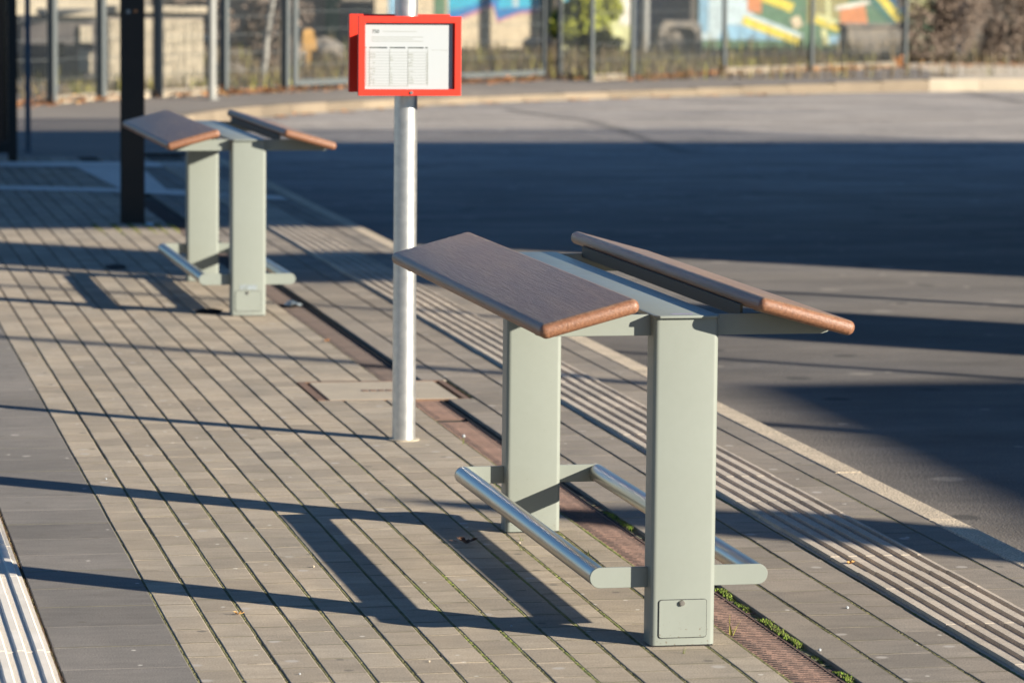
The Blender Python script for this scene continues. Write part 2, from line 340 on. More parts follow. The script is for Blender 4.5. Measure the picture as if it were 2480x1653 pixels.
# raised footway behind the far kerb, one sheet
fl = [p for p in far_pts]
g = MB(); inner = []
for i, p in enumerate(fl):
    q = fl[min(i+1, len(fl)-1)]; r = fl[max(i-1,0)]; d = (q-r).normalized(); inner.append(Vector((p.x-d.y*0.155, p.y+d.x*0.155, 0)))
g = MB(); ring2 = []
for i, p in enumerate(inner):
    q = inner[min(i+1, len(inner)-1)]; r = inner[max(i-1,0)]; d = (q-r).normalized(); ring2.append(Vector((p.x-d.y*0.6, p.y+d.x*0.6, -.004)))
n1 = next(i for i, p in enumerate(inner) if p.x > 12.4)
for i in range(n1):
    a, b, c, d = inner[i], inner[i+1], ring2[i+1], ring2[i]
    g.poly([(a.x,a.y,far_top(a)-.003),(b.x,b.y,far_top(b)-.003),(c.x,c.y,-.004),(d.x,d.y,-.004)])
g.poly([tuple(p) for p in ring2[:n1+1]] + [(13.3,38.6,-.004),(13.9,42.6,-.004),(-16,42.6,-.004),(-16,20.0,-.004),(ring2[0].x,20.0,-.004)])
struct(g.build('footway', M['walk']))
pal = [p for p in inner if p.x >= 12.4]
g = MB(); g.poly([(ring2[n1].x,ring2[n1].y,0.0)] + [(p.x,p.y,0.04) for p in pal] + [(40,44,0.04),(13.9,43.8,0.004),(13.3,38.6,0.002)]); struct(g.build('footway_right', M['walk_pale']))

# ---- platform: real pavers in long courses
ZB = -0.013
def paver(mb, x0, x1, y0, y1, zt, t, ch=0.0022, gx=0.0041, gy=0.0009, tilt=0.0002, jit=0.0008):
    x0 += gx+random.uniform(-jit,jit); x1 -= gx+random.uniform(-jit,jit); y0 += gy; y1 -= gy
    k = len(mb.v); a = random.uniform(-tilt,tilt); b = random.uniform(-tilt,tilt); h = zt+(random.uniform(-.00018,.00018) if x1-x0 < .2 else 0)
    if x1-x0 > .2: a = b = 0
    for (x, y, sx, sy) in ((x0,y0,-1,-1),(x1,y0,1,-1),(x1,y1,1,1),(x0,y1,-1,1)):
        mb.v.append((x-sx*ch, y-sy*0.0002, h+a*sx+b*sy))
    for (x, y, sx, sy) in ((x0,y0,-1,-1),(x1,y0,1,-1),(x1,y1,1,1),(x0,y1,-1,1)):
        mb.v.append((x, y, h-ch*0.6+a*sx+b*sy))
    for (x, y) in ((x0,y0),(x1,y0),(x1,y1),(x0,y1)): mb.v.append((x, y, ZB))
    mb.face((k,k+1,k+2,k+3), t)
    if y0 < 7 and random.random() < (.92 if x1-x0 < .2 else .35):      # dirt caught along the end joint
        dw = random.uniform(.0035,.0075); a0, b0 = (0, 1) if random.random() < .75 else (random.uniform(0,.35), random.uniform(.55,1)); w_ = x1-x0-2*ch
        mb.poly([(x0+ch+w_*a0,y0+.0003,h+.0002),(x0+ch+w_*b0,y0+.0003,h+.0002),(x0+ch+w_*b0,y0+dw,h+.0002),(x0+ch+w_*a0,y0+dw,h+.0002)], t, 1)
    for i in range(4):
        j = (i+1) % 4
        mb.face((k+4+i,k+4+j,k+j,k+i), t); mb.face((k+8+i,k+8+j,k+4+j,k+4+i), t)
HOLE = (-0.192, 0.392, 4.69, 5.262)      # the drain sump sits here
def course(mb, x0, x1, ya, yb, L, off, ti=1.0, **k):
    y = ya - (off % L)
    while y < yb:
        p, q = max(y, ya), min(y+L, yb)
        hx = x1 > HOLE[0]+0.01 and x0 < HOLE[1]-0.01
        segs = [(p, q)]
        if hx:
            segs = []
            if p < HOLE[2]: segs.append((p, min(q, HOLE[2])))
            if q > HOLE[3]: segs.append((max(p, HOLE[3]), q))
        for (p, q) in segs:
            if q-p > 0.02: paver(mb, x0, x1, p, q, 0.0, random.uniform(-1,1)*ti, **k)
        y += L
XJ = [-1.160 + 0.0968*i for i in range(12)] + [0.056, 0.137]
g = MB()
YA, YB = -1.3, 20.0
for i in range(len(XJ)-1): course(g, XJ[i], XJ[i+1], YA, YB, 0.1670, 0.0835*(i % 2)+0.02*math.sin(i*1.7))
struct(g.build('platform_paving', [M['paver'], M['joint_dirt']]))
g = MB()
for x0, x1, L, o in ((0.285,0.388,0.30,0.1),(0.388,0.556,0.167,0.03),(0.556,0.663,0.167,0.1),(0.935,1.058,0.30,0.17),(1.058,1.155,0.30,0.02)):
    course(g, x0, x1, YA, YB, L, o)
struct(g.build('platform_edge_paving', [M['paver_edge'], M['joint_dirt']]))
g = MB(); course(g, -1.452, -1.160, YA, 9.0, 0.26, 0.07, gx=0.002)
for x0 in (-1.56-0.26-0.6, -1.56-0.26-0.9): course(g, x0, x0+0.3, YA, 9.0, 0.26, 0.0, gx=0.002)
struct(g.build('dark_paving_band', [M['paver_grey'], M['joint_dirt']]))
# bed under the pavers
g = MB(); g.box(-16, 1.16, -30, 20.3, -0.16, ZB+0.001); struct(g.build('platform_bed', M['soil']))
g = MB(); g.poly([(-16,-30,-.003),(-2.45,-30,-.003),(-2.45,20.2,-.003),(-16,20.2,-.003)]); g.poly([(-2.45,9.0,-.003),(-1.18,9.0,-.003),(-1.18,20.2,-.003),(-2.45,20.2,-.003)])
g.poly([(-2.45,-30,-.003),(1.15,-30,-.003),(1.15,-1.31,-.003),(-2.45,-1.31,-.003)])
struct(g.build('platform_paving_side', M['paver']))

# ---- ribbed guidance strips
def ribbed(mb, x0, x1, ya, yb, L, nrib, topw, basew, h, off=0.0, z0=-0.0015, mflat=0, mtop=0, edge=0.0):
    P = (x1-x0-edge)/nrib; y = ya-off
    while y < yb:
        t = random.uniform(-1,1); p, q = y+.0012, y+L-.0012; dz = random.uniform(-.0008,.0008); dx = random.uniform(-.0012,.0012)
        xs = []
        for i in range(nrib):
            c = x0+P*(i+0.5)+dx
            xs += [(c-basew/2, 0), (c-topw/2, h), (c+topw/2, h), (c+basew/2, 0)]
        if edge: xs += [(x1-.0115+dx, 0), (x1-.0100+dx, h), (x1-.0005+dx, h)]
        xs = [(x0+dx, 0)] + xs + [(x1+dx, 0)]
        k = len(mb.v)
        for (x, zz) in xs: mb.v += [(x, p, z0+zz+dz), (x, q, z0+zz+dz)]
        for i in range(len(xs)-1):
            up = xs[i][1] > 0 or xs[i+1][1] > 0
            mb.face((k+2*i, k+2*i+2, k+2*i+3, k+2*i+1), t, mtop if up else mflat)
        mb.poly([(x, p, z0+zz+dz) for x, zz in xs] + [(xs[-1][0], p, -.012), (xs[0][0], p, -.012)], t, mflat)
        mb.poly([(x, q, z0+zz+dz) for x, zz in reversed(xs)] + [(xs[0][0], q, -.012), (xs[-1][0], q, -.012)], t, mflat)
        mb.poly([(xs[0][0],p,z0+dz),(xs[0][0],q,z0+dz),(xs[0][0],q,-.012),(xs[0][0],p,-.012)], t, mflat)
        mb.poly([(xs[-1][0],p,z0+dz),(xs[-1][0],q,z0+dz),(xs[-1][0],q,-.012),(xs[-1][0],p,-.012)], t, mflat)
        y += L
g = MB(); ribbed(g, 0.668, 0.932, YA, 19.0, 0.2475, 5, 0.0240, 0.0262, 0.0096, off=0.06, z0=0.0005, edge=0.0195); struct(g.build('guidance_strip', M['tactile']))
g = MB(); ribbed(g, -1.465-0.0435*6, -1.463+0.002, YA, 9.0, 0.250, 6, 0.0165, 0.024, 0.0045, off=0.075, z0=0.0045, mflat=1)
struct(g.build('white_guidance_strip', [M['tactile_white'], M['tactile_sand']]))
# pale guidance paving crossing the far end of the platform
g = MB()
g.poly([(-2.2,18.75,.006),(1.1,18.55,.006),(1.1,19.15,.006),(-2.2,19.35,.006)])
g.poly([(0.02,18.72,.004),(0.15,15.85,.004),(0.42,15.6,.004),(0.50,18.66,.004)][::-1])
g.poly([(-2.2,17.2,.005),(-2.2,16.75,.005),(0.15,15.80,.005),(0.42,15.55,.005),(1.1,15.0,.005),(1.1,15.4,.005),(0.5,16.05,.005)][::-1])
struct(g.build('pale_guidance_paving', M['tactile_white']))

# ---- moss and grit filling the joints
g = MB()
def joint(x, ya, yb, wdt, bright, step):
    y = ya; prev = None; ph = random.uniform(0,9)
    while y < yb:
        dens = 0.5+0.5*math.sin(y*1.9+ph)+0.35*math.sin(y*7.3+ph*2)
        full = 1.0 if y < 1.6 else max(0.35, 1-(y-1.6)*.28)
        hgt = -0.0040 + (0.0022+0.0016*max(0,min(1,dens)))*min(1,bright+.25)*full + random.uniform(-.0006,.0006)
        if random.random() < .10: hgt -= .003
        cur = [(x-wdt/2, y, hgt-.0006), (x+random.uniform(-.0015,.0015), y, hgt+random.uniform(0,.0012)), (x+wdt/2, y, hgt-.0012)]
        if prev:
            k = len(g.v); g.v += prev+cur; t = max(-1,min(1, bright*dens-0.4+random.uniform(-.35,.35))); mi = 1 if (bright > 0.75 and dens > .8 and random.random() < .5) else 0
            g.face((k,k+1,k+4,k+3), t, mi); g.face((k+1,k+2,k+5,k+4), t, mi)
        prev = cur; y += step
for i, x in enumerate(XJ):
    br = 0.45+0.5*min(1, max(0,(i-2)/8))
    joint(x, YA, 3.2, 0.0110, br, 0.006); joint(x, 3.2, 7.5, 0.0110, 0.3*br, 0.02)
for x, br in ((0.388,.9),(0.556,.5),(0.6655,.9),(0.934,.8),(1.058,.75)):
    joint(x, YA, 2.6, 0.010, br, 0.006); joint(x, 2.6, 6.5, 0.010, .3, 0.02)
o = g.build('joint_moss', [M['moss'], M['moss_bright']]); tag(o, 'dull green moss filling the narrow joints between the pavers', 'moss', kind='stuff')
# mossy strip beside the drain + brown grit beside the white strip, made of small clumps
def clumps(name, fn, n, mats, rr, hh, label, cat):
    g = MB()
    for _ in range(n):
        x, y, z, s = fn(); r = random.uniform(*rr)*s; h = random.uniform(*hh)*s; k = len(g.v); m = 5
        for j in range(m):
            a = 2*math.pi*j/m+random.uniform(-.4,.4); g.v.append((x+math.cos(a)*r, y+math.sin(a)*r*1.3, z-.002))
        g.v.append((x+random.uniform(-r,r)*.4, y+random.uniform(-r,r)*.4, z+h))
        t = random.uniform(-1,1)
        for j in range(m): g.face((k+j, k+(j+1)%m, k+m), t, random.randrange(len(mats)))
    o = g.build(name, mats); tag(o, label, cat, kind='stuff'); return o
def f1():
    y = random.uniform(-1.2,2.1); c = max(0,min(1,0.5+0.6*math.sin(y*3.1+1.0)+0.5*math.sin(y*11.3)+.3*math.sin(y*29)))
    return (random.gauss(0.277,0.0025+.0038*c*c), y, -0.009+0.0065*c*c, 0.3+0.8*c*c*(1 if y < 0.9 else .6))
clumps('verge_moss', f1, 2200, [M['moss_vivid'], M['moss_bright'], M['moss_vivid'], M['moss']], (.0016,.0045), (.002,.0055), 'bright green moss growing in the gap along the rusty drain', 'moss')
g = MB()
yy = -1.3
while yy < 2.4:
    z0 = -.0085+random.uniform(-.002,.002); g.poly([(.2625,yy,z0),(.2885,yy,z0),(.2885,yy+.02,z0),(.2625,yy+.02,z0)], random.uniform(-1,1), 0 if random.random() < .7 else 1); yy += .02
struct(g.build('drain_edge_soil', [M['joint_dirt'], M['rust']]))
clumps('joint_grit', lambda: (random.gauss(-1.4565,0.002), random.uniform(-1.2,4.5), -0.004, 1.0), 2600, [M['leaf_brown'], M['moss'], M['rust']], (.002,.004), (.001,.004), 'brown grit and dead moss in the gap beside the white strip', 'grit')
clumps('column_moss', lambda: (random.choice((-.30,-.19,-.095,.0,.056,.137))+random.gauss(0,.008), 13.1-abs(random.gauss(0,.28)), 0.0, 1.1), 700, [M['moss_bright'], M['yellowgreen'], M['moss']], (.004,.010), (.002,.006), 'yellow green moss and weeds around the foot of the black column', 'moss')
def f3():
    i = random.choice((0,0,1,1,2)); x = (0.056, -0.095, 0.137)[i]
    return (random.gauss(x,0.003), random.uniform(-1.1,2.2) if i else random.uniform(-1.2,1.7), -0.003, 0.7)
clumps('joint_sprouts', f3, 420, [M['moss_bright'], M['green'], M['moss']], (.0015,.004), (.002,.006), 'small green sprouts in the joints around the near perch', 'weeds')

# ------------------------------------------------------------------ drain channel with cast grates
dr = empty('drainage_channel', (0.2,0,0)); tag(dr, 'long rust brown slotted drainage channel between the grey pavers', 'drain')
def grate_mesh(L=0.5):
    g = MB(); x0, x1 = -0.060, 0.058; P = 0.0208; n = int(L/P)
    g.box(x0, x0+.005, 0, L-.002, -.014, -.0018, .2); g.box(x1-.004, x1, 0, L-.002, -.014, -.0018, .1)
    g.box(x0+.005, x1-.004, .001, L-.003, -.014, -.0068, .4, 0)
    for i in range(n):
        y = i*P+.004; t = random.uniform(-1,1); k = len(g.v); sk = .004
        for (xx, zz) in ((x0+.005,-.0030),(-.02,-.0014),(.02,-.0012),(x1-.004,-.0030)):
            yy = y + sk*(xx-x0)/(x1-x0)
            g.v += [(xx, yy, zz-.0045), (xx, yy+.0015, zz), (xx, yy+.0070, zz), (xx, yy+.0085, zz-.0045)]
        for a in range(3):
            for b in range(3): g.face((k+a*4+b, k+(a+1)*4+b, k+(a+1)*4+b+1, k+a*4+b+1), t)
        for c in range(3):
            xa = x0+.008+c*.036+(i*.0055)%.012; yy = y+.0100+sk*(xa-x0)/(x1-x0)
            g.poly([(xa,yy,-.0028),(xa+.022,yy+.0009,-.0026),(xa+.022,yy+.0085,-.0026),(xa,yy+.0078,-.0028)], 0, 1)  # slot openings are dark faces: their shade is put into the colour
    g.box(x0, x1, 0, .004, -.014, -.002, 0); g.box(x0, x1, L-.006, L-.002, -.014, -.002, 0)
    return g
gr0 = grate_mesh().build('grate', [M['iron'], M['dark']], dr); 
gr1 = grate_mesh().build('grate', [mat('iron_dull', (0.085,0.060,0.050), 0.85, col2=(0.060,0.047,0.042), scale=9, tint=.15), M['dark']], dr); gr1.location = (0,5.27,-.007)
ys = [-1.4+0.5*i for i in range(13) if -1.4+0.5*i < 4.6] + [5.27+0.5*i for i in range(20)]
# the last grate before the sump is cut to length
for k, y in enumerate(ys):
    if abs(y-5.27) < .01: continue
    o = gr0 if k == 0 else (gr0.copy() if y < 5 else gr1.copy())
    if k: COL.objects.link(o); o.parent = dr
    o.location = (0, y, -.0015 if y < 1.2 else -.0045 if y < 4.7 else -.007)
    if 4.1 <= y < 4.69: o.location.y = 4.187
g = MB(); g.box(-.064, .086, -1.5, 4.69, -.05, -.045); g.box(-.064,.086,5.262,15.3,-.05,-.045)
g.box(-.0645,-.061,-1.5,4.69,-.045,-.003); g.box(-.0645,-.061,5.262,15.3,-.045,-.003); g.box(.0595,.0625,-1.5,4.69,-.045,-.0045); g.box(.0595,.0625,5.262,15.3,-.045,-.0045)
g.build('channel', M['dark'], dr)

# sump cover across the drain
sc = empty('manhole_cover', (0.1,4.97,0)); tag(sc, 'rectangular manhole cover filled with pale concrete behind the sign pole', 'manhole cover')
g = MB(); x0, x1, y0, y1 = -.285, .268, -.272, .288
g.box(x0, x0+.028, y0, y1, -.03, .001); g.box(x0+.028, x1, y1-.02, y1, -.03, .001); g.box(x1-.02, x1, y0, y1-.02, -.03, .000); g.box(x0+.028, x1-.02, y0, y0+.006, -.03, -.0005)
g.build('frame', M['rust'], sc)
g = MB(); g.box(x0+.045, x1-.042, y0+.010, y1-.024, -.03, .0005); g.build('infill', M['concrete'], sc)
g = MB()
for i in range(5): g.box(-.085+i*.030, -.063+i*.030, -.028, .012, .0007, .0022)
g.build('lifting_slot', M['rust'], sc)
g = MB(); g.box(x0+.028, x1+.022, y0-.006, y1+.008, -.035, -.0305); g.build('pit', M['dark'], sc)

# ------------------------------------------------------------------ the leaning perch
def rounded_rect(x0, x1, z0, z1, r, n=5):
    pts = []
    for cx, cz, a0 in ((x1-r,z0+r,-90),(x1-r,z1-r,0),(x0+r,z1-r,90),(x0+r,z0+r,180)):
        for i in range(n+1):
            a = math.radians(a0+90*i/n); pts.append((cx+r*math.cos(a), cz+r*math.sin(a)))
    return pts
def perch_post(y0, root, door):
    D = 0.078
    g = MB(); g.prism(rounded_rect(-.077, .077, y0, y0+D, .013, 6), 0.0035, 0.768, axis='z')
    post = g.build('post', M['paint'], root, smooth=True, auto=35)
    g = MB(); g.box(-.073,.073,y0+.003,y0+D-.003,-.006,.0032); g.build('foot', M['dark'], post)  # dark box whose colour stands for the shadow gap under the post
    if door:
        g = MB(); g.prism(rounded_rect(-.0595,.0565,.0205,.1115,.007), y0-.0016, y0+.001, axis='y'); rim = g.build('door_seam', M['dark'], post)
        g = MB(); g.prism(rounded_rect(-.0582,.0552,.0218,.1102,.006), y0-.0030, y0, axis='y'); d = g.build('service_door', M['paint'], post, bevel=.0006, seg=1)
        g = MB(); g.tube((-.004,y0-.0085,.1030),(-.004,y0-.002,.1030),.0062,.0075,20); g.tube((-.004,y0-.0095,.1030),(-.004,y0-.0085,.1030),.0045,.0045,16)
        g.build('door_lock', M['steel'], d, smooth=True)
    return post
def make_perch():
    root = empty('leaning_perch', (0,0,0))
    perch_post(0.0, root, True); perch_post(1.678, root, False)
    # capping plate
    g = MB(); c = .012
    g.prism([(-.079+c,-.012),(.076-c*.6,-.012),(.076,-.012+c*.7),(.076,1.768-c),(.076-c,1.768),(-.079+c,1.768),(-.079,1.768-c),(-.079,-.012+c)], .7690, .7750, axis='z')
    g.build('cap_plate', M['paint'], root, bevel=.0012, seg=2, smooth=True)
    g = MB(); g.box(-.006,.070,.090,1.670,.735,.7688); g.build('spine_beam', M['paint'], root)
    # arms and foot rail brackets, plates let into the posts
    for y in (.040, 1.716):
        yy = (y, y+.007); r = .0242; zc = .159
        g = MB(); g.prism([(-.0765,.7245),(-.335,.7245),(-.349,.7285),(-.352,.7325),(-.19,.7735),(-.0765,.7735)], *yy, axis='y')
        g.build('arm', M['paint'], root, bevel=.0008, seg=1)
        g = MB(); g.prism([(.0765,.7245),(.0765,.7735),(.19,.7735),(.352,.7325),(.349,.7285),(.335,.7245)], *yy, axis='y')
        g.build('arm', M['paint'], root, bevel=.0008, seg=1)
        for s in (-1, 1):
            pts = [(s*.0765, zc-r), (s*.190, zc-r)] + [(s*(.190+r*math.cos(a)), zc+r*math.sin(a)) for a in [math.radians(-80+10*i) for i in range(17)]] + [(s*.190, zc+r), (s*.0765, zc+r)]
            g = MB(); g.prism(pts if s > 0 else pts[::-1], *yy, axis='y'); g.build('rail_bracket', M['paint'], root, bevel=.0008, seg=1)
    for s in (-1, 1):
        g = MB(); g.tube((s*.190,.0475,.159),(s*.190,1.7155,.159),.0240,n=40); g.build('foot_rail', M['steel'], root, smooth=True, auto=30)
        g = MB(); g.prism([(s*.1390,.7635),(s*.1390,.7935),(s*.1450,.7950),(s*.300,.7500),(s*.299,.7465),(s*.1450,.7900),(s*.1450,.7635)][::s], .0475, 1.7155, axis='y'); g.build('board_carrier', M['paint_shade'], root)
    # wooden boards: full bullnose all round
    W, T, L0, L1 = .2385, .0350, -.116, 1.873
    for s in (-1, 1):
        bm = bmesh.new(); bmesh.ops.create_cube(bm, size=1)
        bmesh.ops.scale(bm, vec=(W, L1-L0, T), verts=bm.verts)
        bmesh.ops.bevel(bm, geom=bm.edges[:], offset=.0165, segments=7, profile=.5, affect='EDGES')
        me = bpy.data.meshes.new('board'); bm.to_mesh(me); bm.free(); me.materials.append(M['wood'])
        me.polygons.foreach_set('use_smooth', [True]*len(me.polygons)); me.set_sharp_from_angle(angle=math.radians(50))
        o = bpy.data.objects.new('board', me); COL.objects.link(o); o.parent = root
        o.location = (s*.2555, (L0+L1)/2, .7795); o.rotation_euler = (0, s*math.radians(15.2), 0)
        g = MB()                      # mounting strip under the board
        a = math.radians(15.2)
        Mx = Matrix.Translation((s*.2555,0,.7795)) @ Matrix.Rotation(s*a, 4, 'Y')
        for y in (.012, 1.722):
            g = MB(); g.box(-.085,.085,y,y+.026,-.0215,-.0178, M=Mx); g.build('mounting_strip', M['paint'], root)
    return root
perch = make_perch(); perch.location = (-.003, 0, 0); perch.rotation_euler = (0,0,math.radians(.45))
GP = 'leaning perches on the platform'
tag(perch, 'near sharp grey green steel leaning perch with two tilted wooden boards', 'perch', GP)
perch2 = copy_tree(perch); perch2.location = (-.060, 7.715, 0); perch2.rotation_euler = (0,0,math.radians(.45))
tag(perch2, 'far blurred leaning perch beside the black column, pale sticker low on its post', 'perch', GP)
post2 = [c for c in perch2.children if c.name.startswith('post')][0]
g = MB(); g.box(-.038,.036,-.0012,0,.118,.138); s_ = g.build('sticker', M['plastic'], post2)
g = MB(); g.box(-.028,.026,-.0008,0,.7752,.7758); 
g = MB(); g.poly([(-.030,.020,.7754),(.018,.020,.7754),(.022,.034,.7754),(-.034,.034,.7754)]); pcap = [c for c in perch.children if c.name.startswith('cap_plate')][0]
g.build('scrawl', mat('scrawl', (0.33,0.28,0.42), 0.6), pcap)

# ------------------------------------------------------------------ timetable pole
sp_ = empty('timetable_pole', (-.054,3.625,0)); tag(sp_, 'galvanised round pole with a red framed timetable holder', 'pole')
g = MB(); g.tube((0,0,-.01),(0,0,.47),.0382,n=48,caps=False); g.tube((0,0,.47),(0,0,3.2),.0378,n=48); g.build('pole', M['galv'], sp_, smooth=True, auto=30)
g = MB(); g.tube((0,0,-.006),(0,0,.004),.052,n=32); g.build('base_ring', M['concrete'], sp_, smooth=True)
hold = empty('timetable_holder', (0,0,0)); hold.parent = sp_
def frame_mesh(yf, yb, x0, x1, z0, z1, wt, wb, ws):
    g = MB(); out = [(x0,z0),(x1,z0),(x1,z1),(x0,z1)]; inn = [(x0+ws,z0+wb),(x1-ws,z0+wb),(x1-ws,z1-wt),(x0+ws,z1-wt)]
    k = len(g.v)
    for y in (yf, yb): g.v += [(p[0],y,p[1]) for p in out] + [(p[0],y,p[1]) for p in inn]
    for i in range(4):
        j = (i+1) % 4
        g.face((k+i,k+j,k+4+j,k+4+i)); g.face((k+8+i,k+12+i,k+12+j,k+8+j)); g.face((k+i,k+8+i,k+8+j,k+j)); g.face((k+4+i,k+4+j,k+12+j,k+12+i))
    return g
FX0, FX1, FZ0, FZ1 = -.176, .160, 1.138, 1.3935
yf = -.125
g = frame_mesh(yf, yf+.020, FX0, FX1, FZ0, FZ1, .0215, .0205, .0215); g.build('front_frame', M['red'], hold, bevel=.0012, seg=2)
g = MB(); g.box(FX0+.002,FX1-.002,yf+.0205,yf+.030,FZ0+.002,FZ1-.002); g.build('back_panel', M['red'], hold)
g = MB(); g.box(FX0+.020,FX1-.0265,yf+.0150,yf+.0203,FZ0+.019,FZ1-.0225); paper = g.build('timetable', M['paper'], hold)
py = yf+.0147
g = MB()
def ln(xa, xb, za, zb, m=0): g.box(xa, xb, py-.0004, py+.0004, za, zb, 0, m)
X0 = FX0+.022; pxs = .282/208.   # metres per photo pixel across the sheet
def PX(u): return X0 + (u-884)*pxs
def PZ(v): return FZ1-.0225 - (v-59)*pxs*0.985
for a, b, mi in ((885,888,1),(895,918,1),(918,938,0),(944,957,1),(957,982,0),(988,1015,1),(1015,1026,0),(1030,1036,1)): ln(PX(a),PX(b),PZ(119.6),PZ(116.6),1 if mi else 0)
for i in range(12): v = 129+i*6.9; ln(PX(887),PX(1036),PZ(v+.9),PZ(v),2)
for u in (887,895,944,988,1036): ln(PX(u),PX(u)+.0009,PZ(210),PZ(122),2)
for i in range(11):
    v = 131+i*6.9
    for u in (897,904,946,990,996,1032): 
        if random.random() < .8: ln(PX(u),PX(u+random.uniform(3,6)),PZ(v+3.6),PZ(v+1.5),2)
ln(PX(928),PX(1010),PZ(79.8),PZ(78.6),2)
for v in (92,97,102): ln(PX(900),PX(1000+random.uniform(0,30)),PZ(v+1.2),PZ(v),2)
ln(PX(890),PX(990),PZ(211.5),PZ(210.0),2); ln(PX(1045),PX(1085),PZ(124),PZ(123.4),2)
g.build('table_print', [M['ink'], M['ink_mid'], M['ink_pale']], paper)
cu = bpy.data.curves.new('line_number', 'FONT'); cu.body = '750'; cu.size = .016; cu.extrude = .0002
tmp = bpy.data.objects.new('line_number_tmp', cu); COL.objects.link(tmp)
dg = bpy.context.evaluated_depsgraph_get(); me = bpy.data.meshes.new_from_object(tmp.evaluated_get(dg)); bpy.data.objects.remove(tmp)
me.materials.clear(); me.materials.append(M['ink_mid'])
o = bpy.data.objects.new('line_number', me); COL.objects.link(o); o.parent = paper; o.location = (PX(901),py-.0004,PZ(83)); o.rotation_euler = (math.radians(90),0,0)
g = MB(); g.tube((-.003,yf-.004,FZ0+.010),(-.003,yf+.001,FZ0+.010),.0055,n=16); g.build('screw', M['steel'], hold, smooth=True)
# rear frame of the pair
yr = .060
g = MB(); g.box(FX0-.002,FX1-.004,yr,yr+.028,FZ0+.004,FZ1+.003); g.build('rear_frame', M['red'], hold, bevel=.0012, seg=2)
for z in (FZ0+.035, FZ1-.035):
    g = MB(); g.prism([(-.052,-.094),(.052,-.094),(.052,.0595),(-.052,.0595)], z-.012, z+.012, axis='z'); g.build('clamp', M['steel'], hold)

# ------------------------------------------------------------------ black steel column, shelter, blue pole, white pole
bp_ = empty('steel_column', (-.060,13.22,0)); tag(bp_, 'thick black steel column rising behind the far perch', 'column')
g = MB(); g.box(-.066,.066,-.062,-.050,-.01,4.2); g.box(-.066,.066,.050,.062,-.01,4.2); g.box(-.052,.052,-.0498,.0498,-.01,4.2); g.build('shaft', M['black'], bp_, bevel=.002, seg=2)
g = MB(); g.box(-.075,.075,-.07,.07,-.01,.004); g.build('foot_plate', M['black'], bp_)
g = MB(); g.box(-.040,-.016,-.0635,-.0621,1.222,1.246); g.build('sticker', M['plastic'], bp_)
g = MB(); g.box(.004,.024,-.0635,-.0621,1.228,1.246); g.build('sticker', M['leaf_orange'], bp_)
sh = empty('shelter', (-.385,19.45,0)); tag(sh, 'dark glazed shelter wall with a black frame post at the left edge', 'shelter')
g = MB(); g.box(-.034,.034,-.034,.034,-.01,2.5); g.build('frame_post', M['black'], sh, bevel=.003)
for z0, z1 in ((.06,.14),(2.4,2.5)):
    g = MB(); g.box(-1.4,-.034,-.030,.030,z0,z1); g.build('rail', M['black'], sh)
g = MB(); g.box(-1.4,-.036,-.005,.005,.142,2.398); g.build('glass_pane', M['glass_dark'], sh)
g = MB(); g.box(-.098,-.078,-.02,.02,.142,2.398); g.build('mullion', M['leaf_brown'], sh)
bl = empty('thin_post', (-.19,20.7,0)); tag(bl, 'thin dark blue post standing in shade beside the shelter', 'post')
g = MB(); g.tube((0,0,-.01),(0,0,3),.023,n=20); g.build('shaft', M['anthracite'], bl, smooth=True); g = MB(); g.tube((0,0,-.006),(0,0,.008),.04,n=20); g.build('foot', M['anthracite'], bl, smooth=True)
wp = empty('white_post', (2.41,30.75,0)); tag(wp, 'white round post in front of the dark mesh fence', 'post')
g = MB(); g.tube((0,0,-.01),(0,0,3.4),.046,n=24); g.build('shaft', M['white_pole'], wp, smooth=True); g = MB(); g.tube((0,0,-.006),(0,0,.012),.075,n=24); g.build('foot', M['white_pole'], wp, smooth=True)

# ------------------------------------------------------------------ mesh fence and gate
fp = [(-.55,28.35),(0.62,29.45),(1.20,30.40),(1.88,31.22),(2.72,32.25),(3.50,32.95)]
fp2 = [(7.57,37.15),(7.82,36.4),(8.48,37.0),(10.28,39.3),(11.84,40.5),(13.72,42.2)]
H = 2.03
def fence(pts, name, label, dp=.045, plinths=()):
    root = empty(name, (pts[0][0], pts[0][1], 0)); tag(root, label, 'fence', 'dark mesh fences behind the road'); o0 = Vector((pts[0][0], pts[0][1], 0))
    P = [Vector((p[0], p[1], 0))-o0 for p in pts]
    for p in P:
        g = MB(); a = math.atan2(.70,.71); Mx = Matrix.Translation(p) @ Matrix.Rotation(a, 4, 'Z'); g.box(-.032,.032,-dp,dp,-.01,H+.05, M=Mx)
        g.build('post', M['fence'], root, bevel=.003, seg=1)
    for i, (a, b) in enumerate(zip(P[:-1], P[1:])):
        d = (b-a); L = d.length; d.normalize(); n = Vector((-d.y, d.x, 0)); g = MB(); k = int((L-.08)/.05)
        for j in range(k+1):
            c = a + d*(.05+j*.05) + n*.032; g.box(-.0028,.0028,-.0028,.0028,.03,H, M=Matrix.Translation(c))
        for z in [.05+.2*q for q in range(11)]:
            for e in (-.0065, .0065):
                s0 = a+d*.03+n*(.032+e); s1 = b-d*.03+n*(.032+e); g.tube((s0.x,s0.y,z),(s1.x,s1.y,z),.0035,n=4)
        g.build('mesh_panel', M['fence'], root)
        if i in plinths:
            g = MB(); ang = math.atan2(d.y, d.x); Mx = Matrix.Translation(a) @ Matrix.Rotation(ang, 4, 'Z'); g.box(.04, L-.04, .05, .10, -.02, .075, M=Mx); g.build('plinth', M['concrete'], root)
    return root
fence(fp, 'mesh_fence', 'mesh fence of close dark posts left of the gate', plinths=(1,2,3))
fence(fp2, 'mesh_fence', 'mesh fence of spaced dark posts right of the gate', dp=.022, plinths=(1,3,4))
